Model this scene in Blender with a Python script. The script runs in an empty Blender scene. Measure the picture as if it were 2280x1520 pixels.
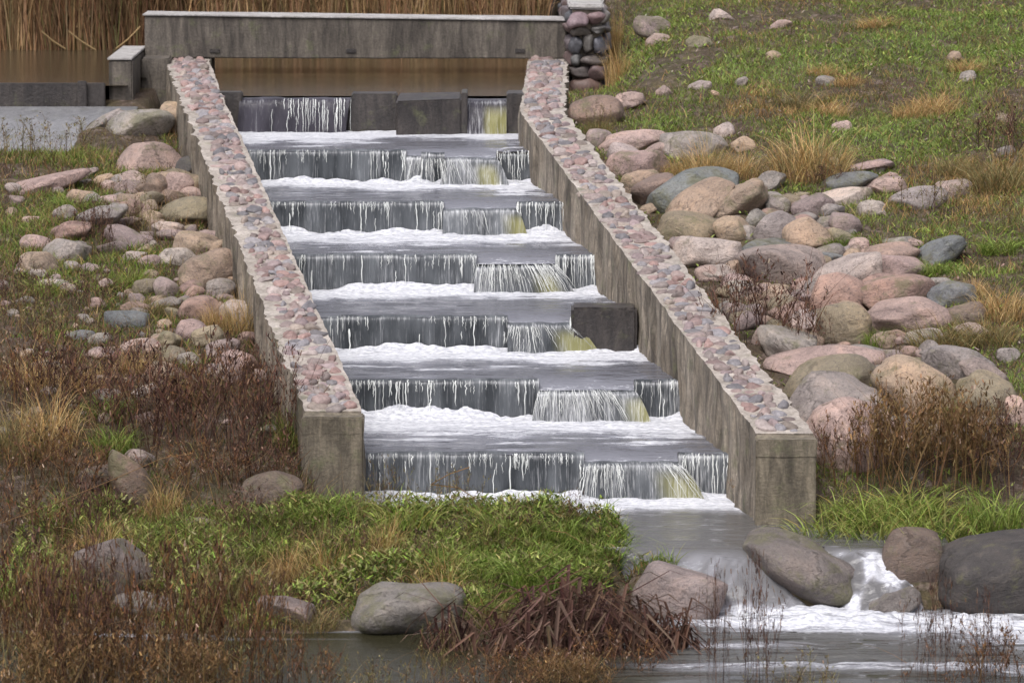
import bpy, math, random
import numpy as np
from mathutils import Vector, Matrix
R = math.radians
sc = bpy.context.scene
COL = sc.collection
rng = np.random.default_rng(7)
random.seed(7)

# ------------------------------------------------------------------ camera
H, F, PITCH = 5.74, 9500.0, R(7.93)      # eye height above the river, focal length in photo pixels
cp, sp = math.cos(PITCH), math.sin(PITCH)
cam_d = bpy.data.cameras.new('camera'); cam = bpy.data.objects.new('camera', cam_d); COL.objects.link(cam)
cam.location = (0, 0, H); cam.rotation_euler = (math.pi/2 - PITCH, 0, 0)
cam_d.sensor_width = 36; cam_d.lens = 36*F/2280
cam_d.clip_start = 0.5; cam_d.clip_end = 3000
cam_d.dof.use_dof = True; cam_d.dof.focus_distance = 33.0; cam_d.dof.aperture_fstop = 4.5
sc.camera = cam

def ray(px, py):
    a, b = px - 1140, 760 - py
    return np.array([a, F*cp + b*sp, -F*sp + b*cp])
def atY(px, py, Y):
    d = ray(px, py); return np.array([0, 0, H]) + d*(Y/d[1])
def atZ(px, py, z):
    d = ray(px, py); return np.array([0, 0, H]) + d*((z - H)/d[2])
def ppm(p):                                # photo pixels per metre at a point
    return F/(p[1]*cp + (H - p[2])*sp)

# ------------------------------------------------------------------ numeric noise
def _h(ix, iy, s):
    n = (ix.astype(np.int64)*374761393 + iy.astype(np.int64)*668265263 + s*974711) & 0x7fffffff
    n = ((n ^ (n >> 13))*1274126177) & 0x7fffffff
    return ((n ^ (n >> 16)) & 0xffff)/65535.0
def vnoise(x, y, s=0):
    x = np.asarray(x, float); y = np.asarray(y, float)
    x, y = np.broadcast_arrays(x, y)
    ix, iy = np.floor(x), np.floor(y); fx, fy = x - ix, y - iy
    fx = fx*fx*(3 - 2*fx); fy = fy*fy*(3 - 2*fy)
    a = _h(ix, iy, s); b = _h(ix+1, iy, s); c = _h(ix, iy+1, s); d = _h(ix+1, iy+1, s)
    return (a + (b-a)*fx)*(1-fy) + (c + (d-c)*fx)*fy
def fbm(x, y, s=0, o=4):
    r = 0; a = .5; t = 0
    for k in range(o):
        r = r + a*vnoise(np.asarray(x)*2**k, np.asarray(y)*2**k, s + 17*k); t += a; a *= .5
    return r/t
def sst(e0, e1, x):
    t = np.clip((np.asarray(x, float) - e0)/(e1 - e0), 0, 1); return t*t*(3 - 2*t)

# ------------------------------------------------------------------ walls of the fish ladder and terrain
WY = [29.6, 38.8, 43.2]
def xRi(Y): return np.interp(Y, WY, [1.72, .07, .17])
def xRo(Y): return np.interp(Y, WY, [2.12, .48, .57])
def xLi(Y): return np.interp(Y, [29.6, 39.0, 43.2], [-.98, -2.605, -3.08])
def xLo(Y): return np.interp(Y, [29.6, 39.0, 43.2], [-1.39, -3.01, -3.52])
def wtop(Y): return np.interp(Y, WY, [.964, 2.45, 2.63])
POND = 2.47

def ground(x, Y):
    x = np.asarray(x, float); Y = np.asarray(Y, float); x, Y = np.broadcast_arrays(x, Y)
    n = fbm(x*1.1 + 5, Y*1.1, 3) - .5
    nf = fbm(x*4, Y*4, 9, 3) - .5
    bank = np.interp(Y, [0, 6, 20, 24], [4.1, 3.2, -.3, -.5])
    left = np.interp(Y, [24, 26.6, 27.3, 28.1, 28.9, 29.7, 30.5, 32, 34, 36, 38.3, 40, 41, 43],
                     [-.5, -.35, -.03, .20, .34, .50, .68, .92, 1.23, 1.54, 1.88, 2.08, 2.22, 2.35])
    left = left - .38*sst(39.0, 39.9, Y)*(1 - sst(-4.5, -3.9, x))
    left = left + .10*np.exp(-((Y - 29.1)/.22)**2)*sst(-2.4, -1.0, x)
    left = left + .16*n*sst(27.6, 29, Y) + .06*nf*sst(27.3, 28, Y) + .16*nf*sst(27.5, 28, Y)*(1 - sst(29.2, 29.8, Y)) + .03*np.clip(-2.0 - x, 0, 6)*sst(28, 30, Y)
    right = np.interp(Y, [24, 27.8, 28.4, 29.2, 29.8, 30.2, 31, 32, 34, 36, 38.8, 41, 43, 46, 60, 100, 400],
                      [-.5, -.4, .02, .34, .46, .66, .90, 1.08, 1.43, 1.78, 2.27, 2.6, 2.9, 3.3, 4.8, 7.5, 12])
    right = right + .035*np.clip(x - xRo(Y), 0, 8)*sst(29, 31, Y) + .22*n*sst(28.6, 30, Y) + .06*nf
    mid = np.where(Y > 29.4, np.interp(Y, [29.4, 30.6, 40.2], [-.2, -.1, 1.7]), -.25)
    mid = np.where(Y < 28.3, np.minimum(mid, -.28), mid)
    mid = np.minimum(mid, left*0 + 1.7)
    # left land: reaches the wall, and in front of it runs out as the spit
    xb = np.interp(Y, [26.5, 27.4, 28.2, 28.9, 29.2, 29.45, 29.6, 60], [-.9, -.3, .72, .92, .70, -.9, -1.2, 0])
    xb = np.where(Y > 29.6, xLo(Y) + .12, xb)
    ml = 1 - sst(-.16, .10, x - xb - .12*n - .22*nf*(Y < 29.5))
    xc = np.interp(Y, [26, 28.2, 28.5, 29.0, 29.6, 30], [4.5, 3.3, 2.55, 2.15, 2.0, 2.0])
    xc = np.where(Y > 29.7, xRo(Y) - .12, xc)
    mr = sst(-.10, .16, x - xc)
    z = mid*(1 - ml)*(1 - mr) + left*ml + right*mr*(1 - ml)
    z = z - .50*np.exp(-((x - .75)/.42)**2)*sst(40.2, 41.5, Y)*(1 - sst(44, 46, Y))*(x > .45)
    dam = .52*np.exp(-((Y - 28.42)/.22)**2)*sst(.5, .9, x)*(1 - sst(2.8, 3.4, x))
    z = np.where((Y > 27.6) & (Y < 29.4), np.maximum(z, np.minimum(-.26 + dam, .27) + .14*np.exp(-((x - 1.95)/.2)**2 - ((Y - 28.5)/.16)**2)), z)
    z = np.where(Y < 24, np.minimum(bank, 5), z)
    # mill pond behind the weir, far bank with the reeds
    pond = np.interp(Y, [41.0, 41.4, 46.0, 46.8, 49, 60, 120, 400], [2.0, 1.6, 1.6, 2.5, 2.75, 3.2, 5.0, 9]) + .1*n
    mp = sst(41.0, 41.4, Y)*(1 - sst(.35, .6, x))*(1 - sst(-4.45, -4.25, x)*(1 - sst(-3.55, -3.4, x))*(Y < 43.2))
    mp2 = np.where(Y > 40.3, 1.0, 0)*(x > xLo(Y) + .1)*(x < .45)
    z = z*(1 - mp) + pond*mp
    z = np.where((mp2 > 0) & (Y < 41.4), np.minimum(z, 1.7), z)
    return z
def g1(x, y): return float(ground(np.array([x]), np.array([y]))[0])
def atG(px, py):
    d = ray(px, py); Ys = np.arange(25.0, 60, .02)
    xs = d[0]*Ys/d[1]; zs = H + d[2]*Ys/d[1]
    below = np.nonzero(zs < ground(xs, Ys))[0]
    i = below[0] if len(below) else len(Ys) - 1
    return np.array([xs[i], Ys[i], zs[i]])

# ------------------------------------------------------------------ object helpers
def tag(o, label=None, cat=None, group=None, kind=None):
    if label: o['label'] = label
    if cat: o['category'] = cat
    if group: o['group'] = group
    if kind: o['kind'] = kind
    return o
def link(o, parent=None):
    COL.objects.link(o)
    if parent is not None:
        o.parent = parent
        o.matrix_parent_inverse = Matrix.Translation(-parent.location) if False else Matrix.Identity(4)
    return o
def empty(name, loc, label, cat, group=None):
    o = bpy.data.objects.new(name, None); o.location = loc; o.empty_display_size = .2
    COL.objects.link(o); return tag(o, label, cat, group)
def mesh_np(name, V, Fc, mat, parent=None, col=None, smooth=True, attrs=None, off=None):
    """V (n,3); Fc (m,4) or (m,3) int array, or list of such arrays"""
    V = np.asarray(V, np.float32).reshape(-1, 3)
    if off is not None: V = V - np.asarray(off, np.float32)
    fl = Fc if isinstance(Fc, list) else [Fc]
    fl = [np.asarray(f, np.int32) for f in fl if len(f)]
    me = bpy.data.meshes.new(name)
    me.vertices.add(len(V)); me.vertices.foreach_set('co', V.ravel())
    nl = sum(f.size for f in fl); npoly = sum(len(f) for f in fl)
    me.loops.add(nl); me.loops.foreach_set('vertex_index', np.concatenate([f.ravel() for f in fl]))
    me.polygons.add(npoly)
    tot = np.concatenate([np.full(len(f), f.shape[1], np.int32) for f in fl])
    st = np.concatenate([[0], np.cumsum(tot)[:-1]]).astype(np.int32)
    me.polygons.foreach_set('loop_start', st)
    me.polygons.foreach_set('use_smooth', np.full(npoly, smooth))
    if col is not None:
        a = me.attributes.new('Col', 'FLOAT_COLOR', 'POINT')
        c = np.ones((len(V), 4), np.float32); c[:, :3] = col; a.data.foreach_set('color', c.ravel())
    for k, v in (attrs or {}).items():
        a = me.attributes.new(k, 'FLOAT', 'POINT'); a.data.foreach_set('value', np.asarray(v, np.float32).ravel())
    me.update(); me.validate()
    for m in (mat if isinstance(mat, list) else [mat]): me.materials.append(m)
    o = bpy.data.objects.new(name, me); link(o, parent)
    return o
def grid_faces(nu, nv, keep=None):
    i = np.arange(nu*nv).reshape(nv, nu)
    f = np.stack([i[:-1, :-1], i[:-1, 1:], i[1:, 1:], i[1:, :-1]], -1).reshape(-1, 4)
    if keep is not None: f = f[keep.reshape(-1)]
    return f
def copy_tree(o, parent=None):
    c = o.copy(); COL.objects.link(c); c.parent = parent
    for ch in list(o.children): copy_tree(ch, c)
    return c

class MB:
    """collects boxes and prisms into one mesh"""
    def __init__(s): s.V = []; s.Q = []; s.n = 0
    def hexa(s, pts):                       # 8 points: bottom ring then top ring
        b = s.n; s.V += [tuple(map(float, p)) for p in pts]; s.n += 8
        for q in ((3, 2, 1, 0), (4, 5, 6, 7), (0, 1, 5, 4), (1, 2, 6, 5), (2, 3, 7, 6), (3, 0, 4, 7)):
            s.Q.append([b + k for k in q])
    def box(s, x0, x1, y0, y1, z0, z1):
        s.hexa([(x0, y0, z0), (x1, y0, z0), (x1, y1, z0), (x0, y1, z0), (x0, y0, z1), (x1, y0, z1), (x1, y1, z1), (x0, y1, z1)])
    def build(s, name, mat, parent=None, off=None, bevel=0, rough=0, seed=0, cuts=0):
        o = mesh_np(name, np.array(s.V), np.array(s.Q), mat, parent, smooth=False, off=off)
        me = o.data
        if bevel or cuts:
            import bmesh
            bm = bmesh.new(); bm.from_mesh(me)
            if bevel: bmesh.ops.bevel(bm, geom=list(bm.edges), offset=bevel, segments=2, affect='EDGES')
            if cuts: 
                for _ in range(cuts):
                    es = [e for e in bm.edges if e.calc_length() > .16]
                    if es: bmesh.ops.subdivide_edges(bm, edges=es, cuts=1, use_grid_fill=True)
            bm.to_mesh(me); bm.free()
            if rough:
                n = len(me.vertices); co = np.empty(n*3, np.float32); me.vertices.foreach_get('co', co); co = co.reshape(-1, 3)
                d = np.stack([fbm(co[:, 1]*5 + 3*co[:, 2], co[:, 2]*5, seed + 1), fbm(co[:, 0]*5, co[:, 2]*5 + co[:, 1], seed + 2), fbm(co[:, 0]*5 + co[:, 1], co[:, 1]*5, seed + 3)], -1) - .5
                me.vertices.foreach_set('co', (co + rough*d).astype(np.float32).ravel())
            me.update()
        return o

# ------------------------------------------------------------------ materials
def newmat(name):
    m = bpy.data.materials.new(name); m.use_nodes = True; nt = m.node_tree
    b = nt.nodes['Principled BSDF']; return m, nt, b
def nd(nt, t, **kw):
    n = nt.nodes.new(t)
    for k, v in kw.items(): setattr(n, k, v)
    return n
def noise(nt, scale, detail=4, rough=.55, vec=None, mapping=None, coord='Object', dist=0):
    tc = nd(nt, 'ShaderNodeTexCoord'); n = nd(nt, 'ShaderNodeTexNoise')
    n.inputs['Scale'].default_value = scale; n.inputs['Detail'].default_value = detail; n.inputs['Roughness'].default_value = rough
    n.inputs['Distortion'].default_value = dist
    src = tc.outputs[coord] if vec is None else vec
    if mapping:
        mp = nd(nt, 'ShaderNodeMapping'); mp.inputs['Scale'].default_value = mapping; nt.links.new(src, mp.inputs[0]); src = mp.outputs[0]
    nt.links.new(src, n.inputs['Vector']); return n
def ramp(nt, src, stops):
    r = nd(nt, 'ShaderNodeValToRGB'); e = r.color_ramp.elements
    while len(e) < len(stops): e.new(.5)
    for k, (p, c) in enumerate(stops):
        e[k].position = p; e[k].color = (c, c, c, 1) if isinstance(c, (int, float)) else (*c, 1)
    nt.links.new(src, r.inputs[0]); return r
def mixc(nt, fac, a, b, mode='MIX'):
    m = nd(nt, 'ShaderNodeMix', data_type='RGBA', blend_type=mode)
    for k, v in ((0, fac), (6, a), (7, b)):
        s = m.inputs[k]
        if isinstance(v, (int, float)): s.default_value = v if k == 0 else (v, v, v, 1)
        elif isinstance(v, tuple): s.default_value = (*v, 1)
        else: nt.links.new(v, s)
    return m.outputs[2]
def math_(nt, op, a, b=0.0):
    m = nd(nt, 'ShaderNodeMath', operation=op)
    for s, v in ((m.inputs[0], a), (m.inputs[1], b)):
        if isinstance(v, (int, float)): s.default_value = v
        else: nt.links.new(v, s)
    return m.outputs[0]
def bump(nt, b, h, strength=.3, dist=.02, prev=None):
    n = nd(nt, 'ShaderNodeBump'); n.inputs['Strength'].default_value = strength; n.inputs['Distance'].default_value = dist
    nt.links.new(h, n.inputs['Height'])
    if prev is not None: nt.links.new(prev, n.inputs['Normal'])
    nt.links.new(n.outputs[0], b.inputs['Normal']); return n.outputs[0]
def attr(nt, name, out='Color'):
    a = nd(nt, 'ShaderNodeAttribute'); a.attribute_name = name; return a.outputs[out]

def mat_boulder():
    m, nt, b = newmat('boulder_stone')
    oi = nd(nt, 'ShaderNodeObjectInfo')
    tc = nd(nt, 'ShaderNodeTexCoord'); va = nd(nt, 'ShaderNodeVectorMath', operation='ADD'); rs = math_(nt, 'MULTIPLY', oi.outputs['Random'], 37.0)
    cb_ = nd(nt, 'ShaderNodeCombineXYZ')
    for k in range(3): nt.links.new(rs, cb_.inputs[k])
    nt.links.new(tc.outputs['Object'], va.inputs[0]); nt.links.new(cb_.outputs[0], va.inputs[1]); vv = va.outputs[0]
    n1 = noise(nt, 2.6, 6, .68, vv, dist=.5); n2 = noise(nt, 42, 4, .75, vv); n3 = noise(nt, 6, 7, .72, vv, mapping=(1, 1.3, 2.0), dist=.9); n4 = noise(nt, 110, 3, .7, vv)
    c = mixc(nt, .85, oi.outputs['Color'], ramp(nt, n1.outputs[0], [(.3, (.55, .54, .56)), (.5, (1, 1, 1)), (.70, (1.5, 1.38, 1.28))]).outputs[0], 'MULTIPLY')
    c = mixc(nt, ramp(nt, n2.outputs[0], [(.52, 0.0), (.68, .75)]).outputs[0], c, (.07, .06, .06))
    c = mixc(nt, ramp(nt, n4.outputs[0], [(.55, 0.0), (.70, .6)]).outputs[0], c, mixc(nt, 1.0, oi.outputs['Color'], (1.9, 1.85, 1.85), 'MULTIPLY'))
    c = mixc(nt, ramp(nt, n3.outputs[0], [(.55, 0.0), (.72, .5)]).outputs[0], c, (.15, .125, .10))
    nl = noise(nt, 4.5, 6, .75, vv); lw = ramp(nt, math_(nt, 'ADD', nl.outputs[0], math_(nt, 'MULTIPLY', math_(nt, 'SUBTRACT', oi.outputs['Random'], .5), .14)), [(.54, 0.0), (.66, .65)])
    c = mixc(nt, lw.outputs[0], c, (.13, .125, .06))
    nt.links.new(c, b.inputs['Base Color']); b.inputs['Roughness'].default_value = .62
    b.inputs['Specular IOR Level'].default_value = .4
    vo = nd(nt, 'ShaderNodeTexVoronoi', feature='DISTANCE_TO_EDGE'); vo.inputs['Scale'].default_value = 2.1
    dn = mixc(nt, .25, vv, n3.outputs['Color']); nt.links.new(dn, vo.inputs['Vector'])
    ck = ramp(nt, vo.outputs[0], [(.0, 0.0), (.035, 1.0)])
    p = bump(nt, b, n1.outputs[0], .6, .08); p = bump(nt, b, n3.outputs[0], .8, .05, p); p = bump(nt, b, ck.outputs[0], .5, .012, p); bump(nt, b, n2.outputs[0], .6, .012, p)
    return m
def mat_attr(name, rough=.7, speck=None, trans=0.0, spec=.3, var=0.0, bmp=None):
    m, nt, b = newmat(name); c = attr(nt, 'Col')
    if speck:
        n = noise(nt, speck, 4, .65); c = mixc(nt, .8, c, ramp(nt, n.outputs[0], [(.3, .6), (.5, 1.0), (.72, 1.4)]).outputs[0], 'MULTIPLY')
        if bmp: bump(nt, b, n.outputs[0], bmp, .01)
    nt.links.new(c, b.inputs['Base Color']); b.inputs['Roughness'].default_value = rough; b.inputs['Specular IOR Level'].default_value = spec
    if trans:
        t = nd(nt, 'ShaderNodeBsdfTranslucent'); nt.links.new(c, t.inputs['Color'])
        ms = nd(nt, 'ShaderNodeMixShader'); ms.inputs[0].default_value = trans
        nt.links.new(b.outputs[0], ms.inputs[1]); nt.links.new(t.outputs[0], ms.inputs[2])
        nt.links.new(ms.outputs[0], nt.nodes['Material Output'].inputs['Surface'])
    return m
def mat_concrete(name, base, dark, light, streak=.6, sc_=2.0, rough=.75, dark_wet=None):
    m, nt, b = newmat(name)
    n1 = noise(nt, sc_, 6, .65); n2 = noise(nt, 1.0, 6, .7, mapping=(5.5, 5.5, .8), dist=1.0); n3 = noise(nt, 45, 4, .65); n4 = noise(nt, 5, 5, .7)
    c = mixc(nt, ramp(nt, n1.outputs[0], [(.35, 0.0), (.65, 1.0)]).outputs[0], base, light)
    c = mixc(nt, ramp(nt, n2.outputs[0], [(.42, 0.0), (.62, streak)]).outputs[0], c, dark)
    c = mixc(nt, ramp(nt, n4.outputs[0], [(.56, 0.0), (.70, .6)]).outputs[0], c, (.10, .105, .05))
    n5 = noise(nt, 1.0, 5, .7, mapping=(16, 16, 3.5), dist=.6); c = mixc(nt, .8*streak, c, ramp(nt, n5.outputs[0], [(.34, .45), (.5, 1.0), (.66, 1.5)]).outputs[0], 'MULTIPLY')
    c = mixc(nt, .7, c, ramp(nt, n3.outputs[0], [(.3, .65), (.5, 1.0), (.7, 1.35)]).outputs[0], 'MULTIPLY')
    nt.links.new(c, b.inputs['Base Color']); b.inputs['Roughness'].default_value = rough
    p = bump(nt, b, n1.outputs[0], .4, .03); bump(nt, b, n3.outputs[0], .5, .012, p)
    return m
M_boulder = mat_boulder()
M_stone = mat_attr('cobble_stone', .55, 35, 0, .4, bmp=.4)
M_leaf = mat_attr('plant_blade', .6, None, .25, .25)
M_dead = mat_attr('dead_plant', .8, None, .12, .15)
M_mortar = mat_concrete('pale_mortar', (.30, .262, .225), (.15, .13, .105), (.40, .36, .32), .5, 3)
M_inner = mat_concrete('weathered_concrete', (.185, .152, .112), (.055, .045, .033), (.27, .232, .185), .85, 2.5)
M_post = mat_concrete('damp_post_concrete', (.135, .112, .078), (.06, .05, .035), (.185, .158, .115), .8, 2.0)
M_beam = mat_concrete('stained_concrete', (.092, .078, .062), (.035, .029, .024), (.125, .108, .088), .85, 1.2)
M_cap = mat_concrete('pale_concrete_top', (.30, .285, .27), (.17, .16, .15), (.42, .41, .40), .4, 3)
M_apron = mat_concrete('grey_wet_concrete', (.17, .17, .175), (.10, .10, .105), (.22, .22, .225), .5, 1.5, .4)
M_wood = mat_concrete('dark_wet_timber', (.035, .030, .028), (.014, .012, .012), (.055, .046, .04), .7, 4, .45)

def mat_ground():
    m, nt, b = newmat('soil_and_moss')
    n1 = noise(nt, 1.3, 6, .65); n2 = noise(nt, 9, 5, .7); n3 = noise(nt, 40, 4, .7); n4 = noise(nt, 3.2, 5, .7)
    c = mixc(nt, ramp(nt, n1.outputs[0], [(.44, 0.0), (.72, .9)]).outputs[0], (.062, .044, .032), (.060, .062, .024))
    c = mixc(nt, ramp(nt, n4.outputs[0], [(.52, 0.0), (.68, .8)]).outputs[0], c, (.13, .10, .055))
    c = mixc(nt, ramp(nt, n2.outputs[0], [(.50, 0.0), (.66, .8)]).outputs[0], c, (.17, .13, .11))
    c = mixc(nt, .8, c, ramp(nt, n3.outputs[0], [(.3, .45), (.5, 1.0), (.72, 1.5)]).outputs[0], 'MULTIPLY')
    nt.links.new(c, b.inputs['Base Color']); b.inputs['Roughness'].default_value = .9; b.inputs['Specular IOR Level'].default_value = .2
    p = bump(nt, b, n2.outputs[0], .6, .06); bump(nt, b, n3.outputs[0], .6, .02, p)
    return m
M_ground = mat_ground()

def mat_water(name, deep, aer, rough, waves, foam_detail=True):
    """waves: list of (scale, mapping, strength, dist). Attribute 'foam' 0..1 gives where water is aerated / white."""
    m, nt, b = newmat(name)
    fo = attr(nt, 'foam_sheen', 'Fac')
    n = noise(nt, 9, 6, .7, mapping=(.8, 2.2, 1), dist=.6); n2 = noise(nt, 34, 4, .65, mapping=(.7, 1.6, 1))
    k = math_(nt, 'ADD', math_(nt, 'MULTIPLY', fo, 1.35), math_(nt, 'MULTIPLY', math_(nt, 'SUBTRACT', n.outputs[0], .5), 1.5))
    k = math_(nt, 'ADD', k, math_(nt, 'MULTIPLY', math_(nt, 'SUBTRACT', n2.outputs[0], .5), .7))
    k = math_(nt, 'MULTIPLY', k, math_(nt, 'MINIMUM', math_(nt, 'MULTIPLY', fo, 8.0), 1.0))
    fm = ramp(nt, k, [(.42, 0.0), (.62, .55), (.95, 1.0)])
    c = mixc(nt, fo, deep, aer)
    c = mixc(nt, fm.outputs[0], c, mixc(nt, ramp(nt, n2.outputs[0], [(.35, 0.0), (.62, 1.0)]).outputs[0], (.34, .35, .39), (.64, .65, .67)))
    nt.links.new(c, b.inputs['Base Color'])
    rr = nd(nt, 'ShaderNodeMapRange'); rr.inputs['To Min'].default_value = rough; rr.inputs['To Max'].default_value = .7
    nt.links.new(fm.outputs[0], rr.inputs['Value']); nt.links.new(rr.outputs[0], b.inputs['Roughness'])
    b.inputs['IOR'].default_value = 1.33
    prev = None
    for s_, mp, st, di in waves:
        w = noise(nt, s_, 3, .5, mapping=mp); prev = bump(nt, b, w.outputs[0], st, di, prev)
        if name == 'river_water': nt.links.new(math_(nt, 'MULTIPLY', attr(nt, 'wave', 'Fac'), st), prev.node.inputs['Strength'])
    bump(nt, b, n.outputs[0], .25, .03, prev)
    if name == 'river_water': b.inputs['Specular IOR Level'].default_value = .36
    return m
M_pool = mat_water('pool_water', (.11, .112, .128), (.37, .38, .43), .10, [(7, (.4, 1.4, 1), .8, .06), (30, (.5, 1.4, 1), .6, .015)])
M_tail = mat_water('tail_water', (.095, .092, .090), (.55, .56, .62), .06, [(6, (.35, 1.6, 1), .7, .04), (26, (.5, 1.4, 1), .5, .010)])
M_river = mat_water('river_water', (.028, .026, .014), (.52, .53, .60), .04, [(2.2, (.25, 2.8, 1), 1.0, .16), (11, (.3, 2.2, 1), .8, .03)])
M_pond = mat_water('pond_water', (.055, .042, .026), (.3, .3, .3), .06, [(6, (.4, 2, 1), .10, .02)])

def mat_fall(name='falling_water', c0=(.046, .051, .056), c1=(.135, .145, .155), wh=.75):
    m, nt, b = newmat(name)
    fo = attr(nt, 'foam_sheen', 'Fac')
    s1 = noise(nt, 1.0, 4, .65, mapping=(70, 8, 3.6)); s2 = noise(nt, 1.0, 4, .65, mapping=(190, 24, 14)); s3 = noise(nt, 1.0, 3, .5, mapping=(7, 2, 1.5))
    k = math_(nt, 'ADD', s1.outputs[0], math_(nt, 'MULTIPLY', math_(nt, 'SUBTRACT', s2.outputs[0], .5), .5))
    s4 = noise(nt, 1.0, 3, .6, mapping=(3.1, 2, .8)); k = math_(nt, 'ADD', k, math_(nt, 'MULTIPLY', math_(nt, 'SUBTRACT', s4.outputs[0], .5), .45))
    k = math_(nt, 'ADD', k, math_(nt, 'MULTIPLY', math_(nt, 'SUBTRACT', fo, .5), .42))
    fm = ramp(nt, k, [(.42, 0.0), (.60, .25), (.80, wh)])
    c = mixc(nt, ramp(nt, s3.outputs[0], [(.35, 0.0), (.7, 1.0)]).outputs[0], c0, c1)
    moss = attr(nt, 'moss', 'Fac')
    c = mixc(nt, moss, c, (.24, .23, .085))  # yellow-green of moss plus a glow painted onto the spill
    c = mixc(nt, fm.outputs[0], c, (.78, .79, .80))
    nt.links.new(c, b.inputs['Base Color']); b.inputs['Roughness'].default_value = .22; b.inputs['IOR'].default_value = 1.33
    p = bump(nt, b, s1.outputs[0], .6, .02); bump(nt, b, s2.outputs[0], .4, .008, p)
    return m
M_fall = mat_fall(); M_fall_dark = mat_fall('thin_water_over_timber', (.022, .020, .026), (.060, .056, .07), .55)
m, nt, b = newmat('white_spray'); nt.links.new(attr(nt, 'Col'), b.inputs['Base Color']); b.inputs['Roughness'].default_value = .4; M_white = m

# ------------------------------------------------------------------ world and sun (overcast)
w = bpy.data.worlds.new('World'); sc.world = w; w.use_nodes = True; nt = w.node_tree
sky = nd(nt, 'ShaderNodeTexSky', sky_type='NISHITA'); sky.sun_disc = False
SUN_EL, SUN_AZ = R(58), R(205)
sky.sun_elevation = SUN_EL; sky.sun_rotation = SUN_AZ; sky.air_density = 1.0; sky.dust_density = 3.0; sky.ozone_density = 1.0
hs = nd(nt, 'ShaderNodeHueSaturation'); hs.inputs['Saturation'].default_value = .22
nt.links.new(sky.outputs[0], hs.inputs['Color'])
tint = mixc(nt, 1.0, hs.outputs[0], (1.02, .985, 1.03), 'MULTIPLY')
nt.links.new(tint, nt.nodes['Background'].inputs['Color'])
nt.nodes['Background'].inputs['Strength'].default_value = .12
sd = bpy.data.lights.new('sun', 'SUN'); sd.energy = 1.5; sd.angle = R(20); sd.color = (1, .97, .93)
so = bpy.data.objects.new('sun', sd); COL.objects.link(so)
dirv = Vector((math.sin(SUN_AZ)*math.cos(SUN_EL), math.cos(SUN_AZ)*math.cos(SUN_EL), math.sin(SUN_EL)))
so.rotation_euler = dirv.to_track_quat('Z', 'Y').to_euler(); so.location = (0, 20, 30)
sc.view_settings.view_transform = 'Standard'; sc.view_settings.look = 'None'; sc.view_settings.exposure = 0.82; sc.view_settings.gamma = 1
# ================================================================== SETTING: ground and water
def axis(lo, hi, step, far_lo, far_hi, g=1.35):
    a = list(np.arange(lo, hi + 1e-6, step)); s = step
    while a[-1] < far_hi: s *= g; a.append(a[-1] + s)
    s = step; pre = []; v = lo
    while v > far_lo: s *= g; v -= s; pre.append(v)
    return np.array(pre[::-1] + a)
gx = axis(-7, 8, .07, -500, 500); gy = axis(25, 50, .06, -300, 900)
X, Y = np.meshgrid(gx, gy)
Zg = ground(X, Y)
tag(mesh_np('ground', np.stack([X, Y, Zg], -1), grid_faces(len(gx), len(gy)), M_ground), kind='structure')

# weirs: crest line pixel row gives the distance along the ladder's slope
CR = [1015, 852, 710, 573, 455, 340]
WYs, WZs = [], []
for py in CR:
    d = ray(1140, py); t = -d[2]/d[1]
    y = (H - .637 + .19*30.6)/(t + .19); WYs.append(y); WZs.append(.637 + .19*(y - 30.6))
GY, GZ = 40.2, 2.46                        # top gate
NOTCH = [(1300, 1510), (1200, 1412), (1130, 1272), (1062, 1236), (988, 1150), (905, 1105)]
FLOOR = [.34] + [z + .03 for z in WZs]     # water level at the foot of weir i
def px2x(px, Yv, z): return (px - 1140)/9500*(Yv*cp + (H - z)*sp)

def fall_sheet(V, Q, A, Mo, x0, x1, y0, z0, z1, out0, out1, foam_sheen, moss_glow=None, spread=(0, 0), seed=0, st=.012):
    n = max(4, int((x1 - x0)/st)); k = 16
    u = np.linspace(0, 1, n); t = np.linspace(0, 1, k)
    U, T = np.meshgrid(u, t)
    xs = x0 + (x1 - x0)*U + T**.8*(spread[0]*(1 - U)**2 + spread[1]*U**2)
    rip = (fbm(xs*14, T*1.2 + seed, seed, 3) - .5)*.05*np.sqrt(T) + (vnoise(xs*70, T*2, seed + 5) - .5)*.010
    top = .035*(1 - np.clip(T*6, 0, 1))**2
    ys = y0 - (out0 + (out1 - out0)*np.sqrt(T)) - rip + top
    lip = (vnoise(xs*9, xs*0, seed + 9) - .5)*.012
    zs = z0 + lip*(1 - T) - (z0 - z1)*T**1.25
    b = sum(len(v) for v in V)
    V.append(np.stack([xs, ys, zs], -1).reshape(-1, 3)); Q.append(grid_faces(n, k) + b)
    f = foam_sheen*np.ones_like(T)*(.62 + .6*vnoise(xs*2.3, xs*0, seed + 13)) + .42*np.exp(-((T - .13)/.07)**2) - .6*np.exp(-T/.05) + .25*sst(.85, 1, T)
    A.append(np.clip(f, 0, 1.4).ravel())
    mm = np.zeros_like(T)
    if moss_glow: mm = sst(.15, .6, T)*sst(moss_glow[0], moss_glow[0] + .22, U)*(1 - sst(moss_glow[1] - .15, moss_glow[1], U))*.8  # mask for moss and the painted yellowish glow, lower part of the spill
    Mo.append(mm.ravel())
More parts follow.
